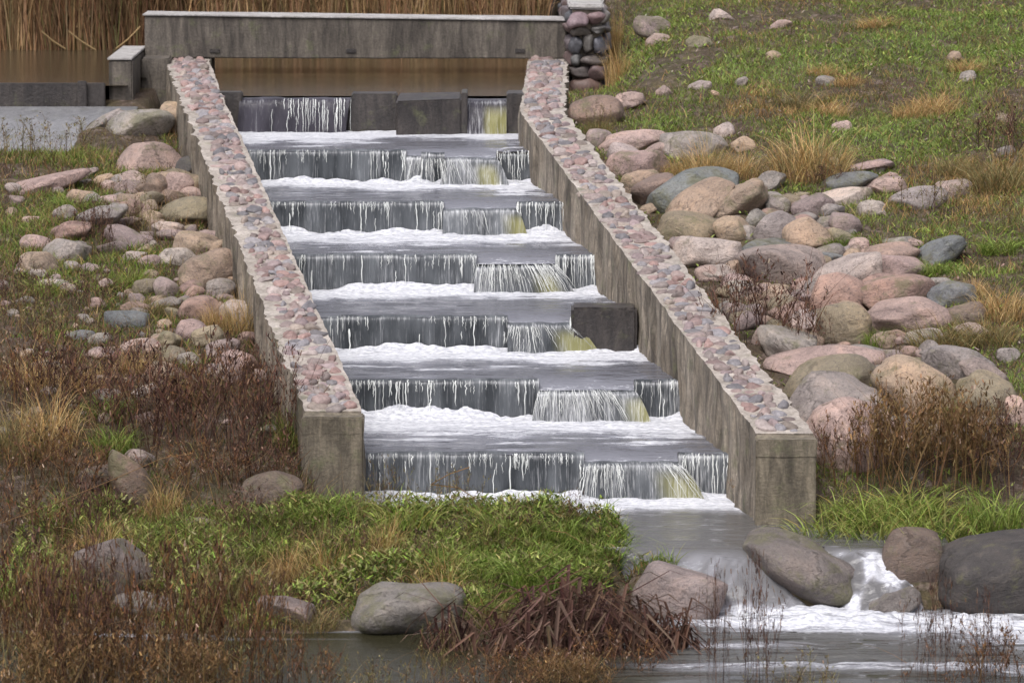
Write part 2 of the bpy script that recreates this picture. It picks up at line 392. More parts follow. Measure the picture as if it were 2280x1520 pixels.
def strands(n, x0, x1, y0, z0, z1, out, seed, spread=0.0, wmin=.003, wmax=.010, full=.3, uc=.5, shade=(.45, .85)):
    """thin white threads of water hanging from a crest"""
    r = np.random.default_rng(seed); Vs, Qs, Cs = [], [], []; b = 0
    for i in range(n):
        g = r.uniform(*shade)
        u = r.random(); x = x0 + (x1 - x0)*u
        if float(vnoise(np.array([x*3.3]), np.array([0.]), seed)[0]) < r.uniform(.15, .62): continue
        wd = r.uniform(wmin, wmax)*(1 if r.random() > .12 else 2.0)
        ln = r.uniform(.2, .7) if r.random() > full else r.uniform(.8, 1.0)
        t0 = r.uniform(0, .12) if r.random() < .75 else r.uniform(0.1, .6)
        ln = min(ln, 1 - t0); K = 7
        for j in range(K + 1):
            q = j/K; T = t0 + ln*q
            ww = wd*(math.sin(math.pi*min(1, .25 + .75*q))**.6)*r.uniform(.55, 1.3) + .0006
            xx = x + spread*(u - uc)*T + r.normal(0, .003)
            yy = y0 - (out[0] + (out[1] - out[0])*math.sqrt(T)) - .028 - r.uniform(0, .012); zz = z0 - (z0 - z1)*T**1.25
            Vs += [(xx - ww, yy, zz), (xx, yy - ww*.8, zz), (xx + ww, yy, zz)]
            Cs += [(g*.97, g, g*.96)]*3
            if j: Qs += [(b + 3*j - 3, b + 3*j - 2, b + 3*j + 1, b + 3*j), (b + 3*j - 2, b + 3*j - 1, b + 3*j + 2, b + 3*j + 1)]
        b += 3*(K + 1)
    return np.array(Vs), np.array(Qs), np.array(Cs)

WORDS = ['lowest', 'second lowest', 'third lowest', 'third highest', 'second highest', 'highest']
for i in range(6):
    y, z, zf = WYs[i], WZs[i], FLOOR[i]
    xl, xr = float(xLi(y)) - .05, float(xRi(y)) + .05
    a, b_ = px2x(NOTCH[i][0], y, z), px2x(NOTCH[i][1], y, z)
    nd_ = .115
    wt = empty('weir', (0, y, zf - .3), '%s concrete cross weir of the stepped ladder, water pouring through its notch' % WORDS[i] if i != 2 else
               'third lowest concrete cross weir, with a dark dry block standing at its right end', 'weir', 'cross weirs of the ladder')
    off = np.array(wt.location)
    mb = MB(); mb.box(xl, a, y, y + .16, zf - .3, z); mb.box(a, b_, y + .002, y + .158, zf - .3, z - nd_); mb.box(b_, xr, y, y + .16, zf - .3, z)
    mb.build('concrete_sill', M_wood, wt, off=off)
    if i == 2:
        x0, x1 = px2x(1272, y - .1, z), xr - .04
        mb = MB(); mb.box(x0, x1, y - .10, y + .20, zf - .3, z + .105); mb.build('end_block', M_wood, wt, off=off, bevel=.022, cuts=2, rough=.03)
    if i == 5:
        x0, x1 = px2x(938, y, z), px2x(990, y, z)
        mb = MB(); mb.box(x0, x1, y - .06, y + .12, zf - .3, z - .02); mb.build('notch_block', M_apron, wt, off=off, bevel=.012)
    # ---- the water going over it
    V, Q, A, Mo = [], [], [], []
    xe = px2x(1268, y - .1, z) if i == 2 else xr
    fall_sheet(V, Q, A, Mo, xl, a, y, z + .028, zf - .02, .005, .035, .20, seed=i*7)
    if i == 5:
        n0, n1 = px2x(938, y, z), px2x(990, y, z)
        fall_sheet(V, Q, A, Mo, a, n0, y, z - .03, zf - .02, .02, .07, .62, seed=i*7 + 1)
        fall_sheet(V, Q, A, Mo, n0, n1, y - .07, z + .005, zf - .02, .005, .02, .33, seed=i*7 + 4)
        fall_sheet(V, Q, A, Mo, n1 + .01, b_, y, z - nd_ + .07, zf - .02, .02, .22, .60, (.50, .95), (-.05, .12), seed=i*7 + 2)
    else:
        fall_sheet(V, Q, A, Mo, a, b_, y, z - nd_ + [.075, .06, .085, .05, .08, .07][i], zf - .02, .02, [.17, .22, .13, .20, .15, .2][i], [.36, .40, .32, .40, .34, .38][i], [(.62, 1.1), (.75, 1.2), (.55, 1.2), (.6, .95), (.7, 1.2), (.5, 1)][i], [(-.02, .20), (-.06, .13), (.0, .24), (-.03, .17), (-.01, .10), (0, .2)][i], seed=i*7 + 1)
    if i == 5: fall_sheet(V, Q, A, Mo, b_ + .03, xe, y, z + .0, zf - .02, .005, .03, .05, seed=i*7 + 2)
    elif b_ < xe - .03: fall_sheet(V, Q, A, Mo, b_, xe, y, z + .024, zf - .02, .005, .05, .36, seed=i*7 + 2)
    V = np.concatenate(V); Q = np.concatenate(Q); A = np.concatenate(A); Mo = np.concatenate(Mo)
    o = mesh_np('falling_water', V, Q, M_fall, attrs={'foam_sheen': A, 'moss': Mo}); tag(o, kind='structure')
    S = [strands(30, xl + .1, a, y, z + .03, zf, (.005, .035), 100 + i, full=.25, wmin=.0015, wmax=.0045),
         strands(80, xl + .1, a, y, z + .03, zf + .17, (.005, .035), 150 + i, wmin=.0008, wmax=.0022, full=.03, shade=(.35, .8)),
         strands([150, 110, 90, 140, 120, 100][i], a, b_, y, z - nd_ + .075, zf, (.02, [.18, .23, .14, .21, .16, .2][i]), 200 + i, spread=[.3, .3, .32, .26, .2, .28][i], wmin=.0005, wmax=.0014, full=.3, uc=.22, shade=(.22, .75)),
         strands(30, b_, xe, y, z + .03, zf, (.005, .05), 300 + i, wmin=.001, wmax=.003)]
    V, Q, Cc, n = [], [], [], 0
    for v, q, c in S: V.append(v); Q.append(q + n); Cc.append(c); n += len(v)
    o = mesh_np('water_threads', np.concatenate(V), np.concatenate(Q), M_white, col=np.concatenate(Cc)); tag(o, kind='stuff', label='white threads of water falling over the %s weir' % WORDS[i], cat='water')

def foam_surface(name, x0f, x1f, y0, y1, zl, mat, foam_len, keep=None, lip=True, notch=None, seed=0, amp=1.0, step=.022, base_f=0.0):
    ys = np.arange(y0, y1 + step*.5, step); nu = int((max(x1f(y0), x1f(y1)) - min(x0f(y0), x0f(y1)))/step) + 2
    u = np.linspace(0, 1, nu); U, Yv = np.meshgrid(u, ys)
    X0, X1 = x0f(Yv), x1f(Yv); Xv = X0 + (X1 - X0)*U
    dist = y1 - Yv                         # from the foot of the weir above
    edge = foam_len*(.35 + 1.35*fbm(Xv*1.9, Yv*.9 + seed, seed, 4))
    f = (1 - sst(.35, 1.25, dist/edge))*(.38 + .75*fbm(Xv*3.5, Yv*16, seed + 11, 4) + .45*np.exp(-dist/.12))
    sec = fbm(Xv*1.6 + 9, Yv*7 + seed, seed + 3, 4)
    f = np.maximum(f, .62*sst(.54, .72, sec)*(1 - sst(.6, 1.4, dist/edge/1.4)))
    h = (fbm(Xv*6, Yv*9, seed + 5, 4) - .35)*.060*f*np.exp(-dist/.28) + (fbm(Xv*11, Yv*13, seed + 8, 3) - .5)*.030*f + (fbm(Xv*3, Yv*8, seed + 6, 3) - .5)*.014
    h = h + .11*f*np.exp(-dist/.06)*np.clip(fbm(Xv*2.4, Yv*0, seed + 7, 4) - .25, 0, 1)
    z = zl + h*amp
    if lip: z = z - .02*np.exp(-(Yv - y0)/.06)
    if notch:
        dx = np.maximum(0, np.maximum(notch[0] - Xv, Xv - notch[1])); z = z - .065*np.exp(-((Yv - y0)/.22)**2 - (dx/.07)**2)
        f = np.maximum(f, .30*np.exp(-((Yv - y0)/.16)**2 - (dx/.1)**2))
    f = np.maximum(f, base_f)
    kf = None
    if keep is not None:
        kk = keep(Xv, Yv); kf = kk[:-1, :-1] | kk[1:, 1:]
    o = mesh_np(name, np.stack([Xv, Yv, z], -1), grid_faces(nu, len(ys), kf), mat, attrs={'foam_sheen': f}); return tag(o, kind='structure')
for i in range(6):
    y0 = WYs[i] - .01; y1 = (WYs[i+1] - .04) if i < 5 else GY - .05
    nt_ = (px2x(NOTCH[i][0], y0, WZs[i]), px2x(NOTCH[i][1], y0, WZs[i]))
    foam_surface('pool_water', lambda q: xLi(q) - .04, lambda q: xRi(q) + .04, y0, y1, WZs[i] + .03, M_pool,
                 ([.85, .7, .6, .8, .65][i] if i < 5 else 1.1), notch=nt_, seed=i*31 + 2, amp=1.0 if i < 5 else .5)
# tail pool below the lowest weir: held by the spit and boulders, it slides over the sill as a smooth tongue and a small rapid
def tail_shape(x, y):
    s = np.clip((28.62 - y)/.60, 0, 1.3)
    xs = x - (28.62 - y)*.55
    u1 = (xs - 1.22)/.55; u2 = (x - 2.42 - (28.62 - y)*.15)/.30
    return s, u1, u2
xs = np.arange(-1.35, 3.0, .02); ys = np.arange(27.98, WYs[0] - .05, .02); Xt, Yt = np.meshgrid(xs, ys)
s_, u1, u2 = tail_shape(Xt, Yt); dist = WYs[0] - .06 - Yt
edge = .62*(.7 + .7*fbm(Xt*2.2, Yt*.8, 77, 4)); ft = 1 - sst(.35, 1.25, dist/edge)
ft = np.maximum(ft, .5*sst(.56, .72, fbm(Xt*1.6 + 9, Yt*7, 80, 4))*(1 - sst(.9, 1.7, dist/edge)))
zt = .34 + (fbm(Xt*6, Yt*9, 82, 4) - .35)*.085*ft*np.exp(-dist/.28) + (fbm(Xt*2.5, Yt*7, 84, 3) - .5)*.016 + .035*ft*np.exp(-dist/.07)
flow = fbm(Xt*13 + (28.62 - Yt)*(-7.0), Yt*1.1, 97, 3) - .5
zt = zt + flow*.030*sst(.05, .35, s_)
zt = zt - .37*s_**1.7 + (fbm(Xt*7, Yt*5, 86, 3) - .5)*.05*sst(.1, .6, s_)
t2 = np.abs(u2) < 1
zt = zt - np.where(s_ > 0, np.where(t2, .20*u2**4, np.where(np.abs(u1) < 1.2, .16*np.abs(u1)**4, .3))*np.clip(s_*4, 0, 1), 0)
zt = zt + np.where(t2, (fbm(Xt*9, Yt*9, 90, 4) - .45)*.14*sst(.05, .4, s_), 0)
ft = np.maximum(ft, np.where(t2, sst(.0, .3, s_)*(.05 + .7*sst(.42, .68, fbm(Xt*7, Yt*7, 92))), .10*sst(.0, .3, s_) + .16*sst(.42, .62, fbm(Xt*9 - Yt*5, Yt*1.2 + Xt*.6, 93))*sst(.1, .4, s_) + .8*sst(.82, 1.0, s_)))
ft = np.maximum(ft, .55*sst(.6, .9, fbm(Xt*5, Yt*14, 94))*np.exp(-((Yt - 28.66)/.05)**2))
kp = np.where(Yt > 28.62, Yt > np.interp(Xt, [-2, .35, .62, .85, 3], [29.25, 29.25, 29.0, 28.5, 28.5]), (np.abs(u1) < 1.1) | t2)
o = mesh_np('tail_water', np.stack([Xt, Yt, zt], -1), grid_faces(len(xs), len(ys), kp[:-1, :-1] & kp[1:, 1:] & kp[1:, :-1] & kp[:-1, 1:]), M_tail, attrs={'foam_sheen': np.clip(ft, 0, 1)}); tag(o, kind='structure')
# river in the foreground
rx = axis(-6, 7, .04, -60, 60, 1.5); ry = axis(24.5, 29.0, .03, 12, 29.4, 1.5)
Xr, Yr = np.meshgrid(rx, ry)
cl = np.interp(Xr, [.9, 1.3, 1.7, 2.2, 2.9, 3.6, 6], [27.95, 27.98, 28.02, 27.92, 27.75, 27.55, 27.3])
f = (.15 + 1.15*sst(.3, .62, fbm(Xr*3.2, Yr*7, 70, 4)))*np.exp(-((Yr - cl + .02 - .30*(fbm(Xr*2.2, Yr*0, 71, 3) - .5))/.19)**2)*sst(1.25, 1.6, Xr)*(1 - .4*sst(3.0, 4, Xr)) + .30*np.exp(-((Yr - cl + .28)/.28)**2)*sst(1.1, 1.6, Xr)
f = f + .5*sst(.0, .2, Yr - cl)*sst(1.7, 2.0, Xr)*(1 - sst(4, 4.6, Xr))*sst(.4, .7, fbm(Xr*5, Yr*5, 40))
f = f + .75*sst(.66, .76, fbm(Xr*.9, Yr*12, 55, 3))*np.exp(-((Yr - 27.35)/.2)**2)*(Xr < .6)*.5
f = f*.86 + .30*sst(.4, 1.3, Xr)*(1 - sst(5, 8, Xr))*sst(25.6, 26.4, Yr)*(.35 + .9*sst(.38, .66, fbm(Xr*.8, Yr*7, 66, 3)))  # sky reflection on the right-hand ripples, put into the colour as pale lilac
f = np.clip(f, 0, 1)
zr = (fbm(Xr*5, Yr*7, 60, 4) - .4)*.15*f + (fbm(Xr*3, Yr*5, 62, 4) - .5)*.07*sst(1.2, 2.4, Xr)*np.exp(-((Yr - cl)/.5)**2) + (fbm(Xr*1.2, Yr*9, 61, 3) - .5)*.060*(.03 + .97*sst(.2, 1.4, Xr))
tag(mesh_np('river_water', np.stack([Xr, Yr, zr], -1), grid_faces(len(rx), len(ry)), M_river, attrs={'foam_sheen': f, 'wave': .03 + .97*sst(.1, 1.2, Xr + .3*(fbm(Xr, Yr, 3) - .5))}), kind='structure')
# mill pond above the gate
pxx = np.concatenate([np.linspace(-60, -8, 20), np.linspace(-7.9, .5, 80)]); pyy = np.linspace(40.28, 48.5, 60)
Xp, Yp = np.meshgrid(pxx, pyy)
ok = ((Yp > 41.46) & (Xp < -3.72)) | (Yp > 42.62) | (Xp > xLi(Yp) - .15)
tag(mesh_np('pond_water', np.stack([Xp, Yp, Xp*0 + POND], -1), grid_faces(len(pxx), len(pyy), (ok[:-1, :-1] & ok[1:, 1:])), M_pond, attrs={'foam_sheen': Xp*0}), kind='structure')

# ================================================================== side walls
PAL = np.array([(.32, .21, .20), (.36, .26, .24), (.27, .20, .21), (.24, .24, .26), (.18, .19, .22), (.34, .28, .23), (.40, .34, .32), (.30, .17, .15), (.22, .17, .16)])
def ico(sub):
    import bmesh
    bm = bmesh.new(); bmesh.ops.create_icosphere(bm, subdivisions=sub, radius=1)
    V = np.array([v.co[:] for v in bm.verts]); Fc = np.array([[v.index for v in f.verts] for f in bm.faces]); bm.free(); return V, Fc
ICO2, ICO4 = ico(2), ico(4)
ICO3 = ico(3)
def lump(base, r, p=2.6, amp=.16, cuts=3, cutlo=.62, cuthi=.9):
    """irregular water-worn stone on the unit sphere"""
    V = base.copy()
    V = V/(np.sum(np.abs(V)**p, 1)**(1/p))[:, None]
    for fr, am in ((1.4, amp), (2.7, amp*.5), (5.5, amp*.18)):
        for _ in range(3):
            k = r.normal(size=3)*fr; V = V*(1 + am*.5*np.sin(V@k + r.uniform(0, 6.28)))[:, None]
    for _ in range(cuts):
        n = r.normal(size=3); n /= np.linalg.norm(n); d = r.uniform(cutlo, cuthi)
        e = V@n - d; V = V - np.where(e > 0, e*.86, 0)[:, None]*n
    return V
def wall(name, xi, xo, yf_i, yf_o, label):
    ysl = np.concatenate([np.linspace(0, 1, 40)]); V, Q = [], []
    r = np.random.default_rng(len(label))
    root = empty(name, (float(xi(yf_i)), yf_i, .2), label, 'wall'); off = np.array(root.location)
    yb = 43.1
    def col(u): 
        yi = yf_i + (yb - yf_i)*u; yo = yf_o + (yb - yf_o)*u; return yi, yo
    # body: two skins, bottom hidden below ground
    K = 230; nz = 16; rows = []
    zf_ = np.linspace(-1.5, 0, nz)
    for k in range(K + 1):
        yi, yo = col(k/K); zi, zo = wtop(yi), wtop(yo)
        kk = np.full(nz, k*.22)
        ji = (fbm(kk*1.6, zf_*3, 5, 4) - .5)*.07 + (fbm(kk*5, zf_*2.5, 6, 3) - .5)*.06
        ji = ji*np.interp(zf_, [-.12, -.02], [1.0, .3]); jt = (float(fbm(np.array([k*.45]), np.array([4.]), 7, 3)[0]) - .5)*.008
        for q in range(nz): rows.append((xi(yi) + ji[q], yi, zi + zf_[q] + (jt if q == nz - 1 else 0)))
        for q in range(nz - 1, -1, -1): rows.append((xo(yo) - ji[nz - 1 - q], yo, zo + zf_[q] + (jt if q == nz - 1 else 0)))
    n = 2*nz; V = np.array(rows); Q = []; mi = []
    for k in range(K):
        for m_ in range(n - 1):
            Q.append((k*n + m_, k*n + m_ + 1, (k+1)*n + m_ + 1, (k+1)*n + m_)); mi.append(1 if m_ == nz - 1 else 0)
    for q in range(nz - 1): Q.append((q, n - 1 - q, n - 2 - q, q + 1)); mi.append(0)
    o = mesh_np('concrete_body', V, np.array(Q), M_inner, root, smooth=False, off=off)
    o.data.materials.append(M_mortar)
    o.data.polygons.foreach_set('material_index', np.array(mi, np.int32))
    # cobbles bedded in the sloping top
    Vs, Fs, Cs, b = [], [], [], 0
    s = .08; L = yb - yf_i - .1
    while s < L:
        row = .085 + r.uniform(0, .04); u0 = r.uniform(.0, .02)
        while u0 < .42:
            wd = r.uniform(.055, .15)
            if u0 + wd > .408: break
            fr = (u0 + wd/2)/.405
            yy = yf_i + (yf_o - yf_i)*fr*(1 - s/L) + s + r.normal(0, .018)
            if r.random() < .95 and yy < yb - .05:
                xx = xi(yy) + (xo(yy) - xi(yy))*(.07 + .86*min(fr, 1.0))
                S = np.array([wd*.5, row*r.uniform(.40, .58), r.uniform(.022, .044)])
                v = lump(ICO3[0], r, 2.3, .26, 3, .55, .95)*S
                ca, sa = math.cos(r.normal(0, .35)), math.sin(r.normal(0, .35))
                v = np.stack([v[:, 0]*ca - v[:, 1]*sa, v[:, 0]*sa + v[:, 1]*ca, v[:, 2]], -1)
                v[:, 2] += v[:, 1]*.165
                Vs.append(v + np.array([xx, yy, wtop(yy) - .006 + r.normal(0, .005)])); Fs.append(ICO3[1] + b); b += len(v)
                c = PAL[r.integers(len(PAL))]; c = (c*.6 + .4*np.array([.255, .21, .19]))*r.uniform(.5, 1.05); Cs.append(np.repeat(c[None], len(v), 0))
            u0 += wd*.96 + r.uniform(.0, .012)
        s += row
    mesh_np('cobble_capping', np.concatenate(Vs), np.concatenate(Fs), M_stone, root, col=np.concatenate(Cs), off=off)
    return root
wall('side_wall', xRi, xRo, 29.6, 29.6, 'long sloping concrete wall along the right edge of the stepped cascade, cobbles set in its top')
wall('side_wall', xLi, xLo, 30.1, 30.1, 'long sloping concrete wall along the left edge of the stepped cascade, cobbles set in its top')
# concrete end posts of both walls
for (x0, x1, yf, lab) in ((float(xRi(29.6)), float(xRo(29.6)), 29.6, 'square concrete post ending the right cobbled wall, water on its left'),
                          (float(xLi(30.1)), float(xLo(30.1)), 30.1, 'square concrete post ending the left cobbled wall, grass at its foot')):
    a_, c_ = min(x0, x1) - .012, max(x0, x1) + .012
    mb = MB(); mb.hexa([(a_, yf - .16, -.3), (c_, yf - .16, -.3), (c_, yf - .003, -.3), (a_, yf - .003, -.3),
                        (a_, yf - .16, wtop(yf) - .035), (c_, yf - .16, wtop(yf) - .05), (c_, yf - .003, wtop(yf) - .01), (a_, yf - .003, wtop(yf) + .0)])
    mb.box(a_ - .003, c_ + .003, yf - .163, yf - .004, wtop(yf) - .15, wtop(yf) - .02)
    o = mb.build('end_post', M_post, bevel=.010, cuts=3, rough=.02); tag(o, lab, 'concrete post', 'end posts of the cobbled walls')

# ================================================================== gate, bridge, pier, spillway, masonry wall
gt = empty('sluice_gate', (-1.2, GY, 1.9), 'row of dark wet timber stop boards across the head of the cascade', 'sluice gate'); off = np.array(gt.location)
X_ = lambda px, y=GY, z=GZ: px2x(px, y, z)
mb = MB(); mb.box(X_(488), X_(540), GY - .06, GY + .14, 1.8, 2.515); mb.build('end_board', M_wood, gt, off=off, bevel=.012)
mb = MB(); mb.hexa([(X_(765), GY - .05, 1.8), (X_(882), GY - .05, 1.8), (X_(882), GY + .14, 1.8), (X_(765), GY + .14, 1.8),
                    (X_(783), GY - .03, 2.50), (X_(885), GY - .03, 2.50), (X_(885), GY + .14, 2.51), (X_(783), GY + .14, 2.51)]); mb.build('stop_board', M_wood, gt, off=off, bevel=.012)
mb = MB(); mb.hexa([(X_(884), GY - .40, 1.8), (X_(1028), GY - .30, 1.8), (X_(1028), GY + .14, 1.8), (X_(887), GY + .14, 1.8), (X_(884), GY - .40, 2.46), (X_(1028), GY - .30, 2.475), (X_(1028), GY + .14, 2.505), (X_(887), GY + .14, 2.495)]); mb.build('stop_board', M_wood, gt, off=off, bevel=.015)
mb = MB(); mb.box(X_(1028), X_(1041), GY - .30, GY + .16, 1.8, 2.53); mb.build('gate_post', M_wood, gt, off=off, bevel=.006)
mb = MB(); mb.box(X_(1128), X_(1166), GY - .25, GY + .16, 1.8, 2.52); mb.build('end_board', M_wood, gt, off=off, bevel=.012)
mb = MB(); mb.box(X_(540), X_(783), GY + .01, GY + .10, 1.8, 2.43); mb.box(X_(1041), X_(1128), GY + .01, GY + .10, 1.8, 2.42); mb.build('sunk_board', M_wood, gt, off=off)
V, Q, A, Mo = [], [], [], []
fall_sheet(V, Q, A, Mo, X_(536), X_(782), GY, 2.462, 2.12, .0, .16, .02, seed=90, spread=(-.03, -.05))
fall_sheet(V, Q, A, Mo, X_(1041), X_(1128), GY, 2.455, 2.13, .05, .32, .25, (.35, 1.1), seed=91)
o = mesh_np('falling_water', np.concatenate(V), np.concatenate(Q), M_fall_dark, attrs={'foam_sheen': np.concatenate(A), 'moss': np.concatenate(Mo)}); tag(o, kind='structure')
v, q, c = strands(70, X_(536), X_(782), GY, 2.465, 2.13, (.0, .16), 410, wmin=.0008, wmax=.0025, full=.35)
tag(mesh_np('water_threads', v, q, M_white, col=c), 'white threads of water falling over the top timber gate', 'water', kind='stuff')

BY = 43.0
br = empty('footbridge', (-1.5, BY, 2.63), 'flat stained concrete footbridge beam spanning the head of the cascade', 'footbridge'); off = np.array(br.location)
xa, xb = px2x(322, BY, 3), px2x(1262, BY, 3)
mb = MB(); mb.hexa([(xa, BY, 2.63), (xb, BY, 2.625), (xb, BY + .55, 2.625), (xa, BY + .55, 2.63), (xa, BY, 3.055), (xb, BY, 3.0), (xb, BY + .55, 3.0), (xa, BY + .55, 3.055)])
mb.build('beam', M_beam, br, off=off, bevel=.01, cuts=4, rough=.012)
mb = MB(); mb.hexa([(xa - .02, BY - .02, 3.058), (xb, BY - .02, 3.003), (xb, BY + .56, 3.003), (xa - .02, BY + .56, 3.058), (xa - .02, BY - .02, 3.074), (xb, BY - .02, 3.019), (xb, BY + .56, 3.019), (xa - .02, BY + .56, 3.074)])
mb.build('coping', M_cap, br, off=off, bevel=.006, cuts=3, rough=.012)
for px in (478, 782, 1158):
    x = px2x(px, BY, 2.7); mb = MB(); mb.box(x - .05, x + .05, BY - .012, BY + .02, 2.685, 2.725); mb.build('drain_hole', M_wood, br, off=off, bevel=.004)
pr = empty('bridge_pier', (-3.7, 42.5, 1.8), 'stepped concrete pier under the left end of the footbridge', 'pier'); off = np.array(pr.location)
x0, x1, x2 = px2x(322, BY, 2.5), px2x(398, BY, 2.5), px2x(250, 42, 2.5)
mb = MB(); mb.box(x0 + .004, float(xLo(42.5)) + .02, 42.55, BY - .004, 1.7, 2.66); mb.build('pier_block', M_beam, pr, off=off, bevel=.015, cuts=3, rough=.02)
mb = MB(); mb.box(x2, x0 - .002, 41.62, BY + .3, 1.7, 2.71); mb.build('low_block', M_beam, pr, off=off, bevel=.015, cuts=3, rough=.02)
mb = MB(); mb.box(x2 - .01, x0 - .004, 41.61, BY + .31, 2.713, 2.735); mb.build('coping', M_cap, pr, off=off, bevel=.005)
mb = MB(); mb.box(x0 + .006, px2x(470, BY, 2.7), BY - .003 + .01, BY + .54, 1.7, 2.626); mb.build('abutment', M_beam, pr, off=off)
sb = empty('spillway_board', (-5, 41.5, 2.2), 'dark horizontal timber board damming the pond left of the pier', 'dam board'); off = np.array(sb.location)
mb = MB(); mb.box(-9.5, x2 - .02, 41.42, 41.50, 2.15, 2.50); mb.build('board', M_wood, sb, off=off, bevel=.008)
xp = px2x(183, 41.4, 2.5)
mb = MB(); mb.box(xp - .045, xp + .045, 41.36, 41.417, 2.2, 2.525); mb.build('post', M_wood, sb, off=off, bevel=.008)
V = []; xs = np.linspace(-9.5, px2x(300, 41, 2.3), 60); prof = [(41.42, 2.0), (41.40, 2.262), (41.30, 2.285), (40.8, 2.21), (40.2, 2.10), (39.7, 2.04), (39.3, 1.9)]
Xa = np.array([[x, y, z + (.02*math.sin(x*3) if 40 < y < 41 else 0)] for (y, z) in prof for x in xs])
o = mesh_np('spillway_apron', Xa, grid_faces(60, len(prof)), M_apron); tag(o, 'smooth grey wet concrete apron sloping down below the dam board', 'spillway')
m_ = o.modifiers.new('thick', 'SOLIDIFY'); m_.thickness = .3; m_.offset = -1
o.data.flip_normals()

# dry-stone wall end with pale coping on the right of the bridge
sw = empty('stone_wall', (.8, 42.6, 2.4), 'upright rubble stone wall end with pale coping beside the footbridge', 'stone wall'); off = np.array(sw.location)
sx0, sx1 = px2x(1268, 42.6, 2.8), px2x(1346, 42.6, 2.8)
mb = MB(); mb.box(sx0 + .03, sx1 - .03, 42.62, 50, 2.0, 3.14); mb.build('mortar_core', M_inner, sw, off=off, cuts=1)
r = np.random.default_rng(44); Vs, Fs, Cs, b = [], [], [], 0
def addst(c, S, colr):
    global b
    v = lump(ICO3[0], r, 3.0, .26, 5, .6, .95)*np.array(S); colr = (np.array(colr)*.6 + .4*np.mean(colr))*.72; Vs.append(v + np.array(c)); Fs.append(ICO3[1] + b); b += len(v); Cs.append(np.repeat(np.array(colr)[None], len(v), 0))
z = 2.28
rows = [(.17, [(1.0, (.20, .10, .07))]), (.13, [(.55, (.12, .09, .08)), (.45, (.20, .11, .10))]), (.12, [(.3, (.10, .095, .09)), (.7, (.17, .13, .11))]),
        (.19, [(.33, (.085, .085, .10)), (.34, (.10, .085, .07)), (.33, (.13, .13, .16))]), (.10, [(.6, (.14, .11, .08)), (.4, (.11, .10, .09))]), (.13, [(.52, (.30, .18, .20)), (.48, (.28, .15, .15))])]
for hh, sts in rows:
    x = sx0
    for fr, c in sts:
        wd = (sx1 - sx0)*fr; addst((x + wd/2, 42.62, z + hh/2), (wd*.54, .12, hh*.56), c); x += wd
    for k in range(14):
        yy = 42.85 + k*.5; addst((sx1 - .02, yy, z + hh/2), (.08, .28, hh*.55), PAL[r.integers(len(PAL))]*.6); addst((sx0 + .02, yy, z + hh/2), (.08, .28, hh*.55), PAL[r.integers(len(PAL))]*.6)
    z += hh
mesh_np('masonry', np.concatenate(Vs), np.concatenate(Fs), M_stone, sw, col=np.concatenate(Cs), off=off)
mb = MB()
for k in range(7): mb.box(sx0 - .01, sx1 - .005 + .02*(k % 2), 42.56 + k*1.05, 42.56 + k*1.05 + 1.03, 3.145, 3.20 - .006*(k % 3))
mb.build('coping', M_cap, sw, off=off, bevel=.02, cuts=2, rough=.03)
# ================================================================== boulders
BC = dict(P=(.335, .248, .218), R=(.285, .195, .160), G=(.25, .222, .200), S=(.145, .150, .152), T=(.31, .232, .168), W=(.39, .325, .290), D=(.080, .072, .066),
          V=(.26, .203, .186), O=(.22, .185, .125), B=(.20, .145, .112))
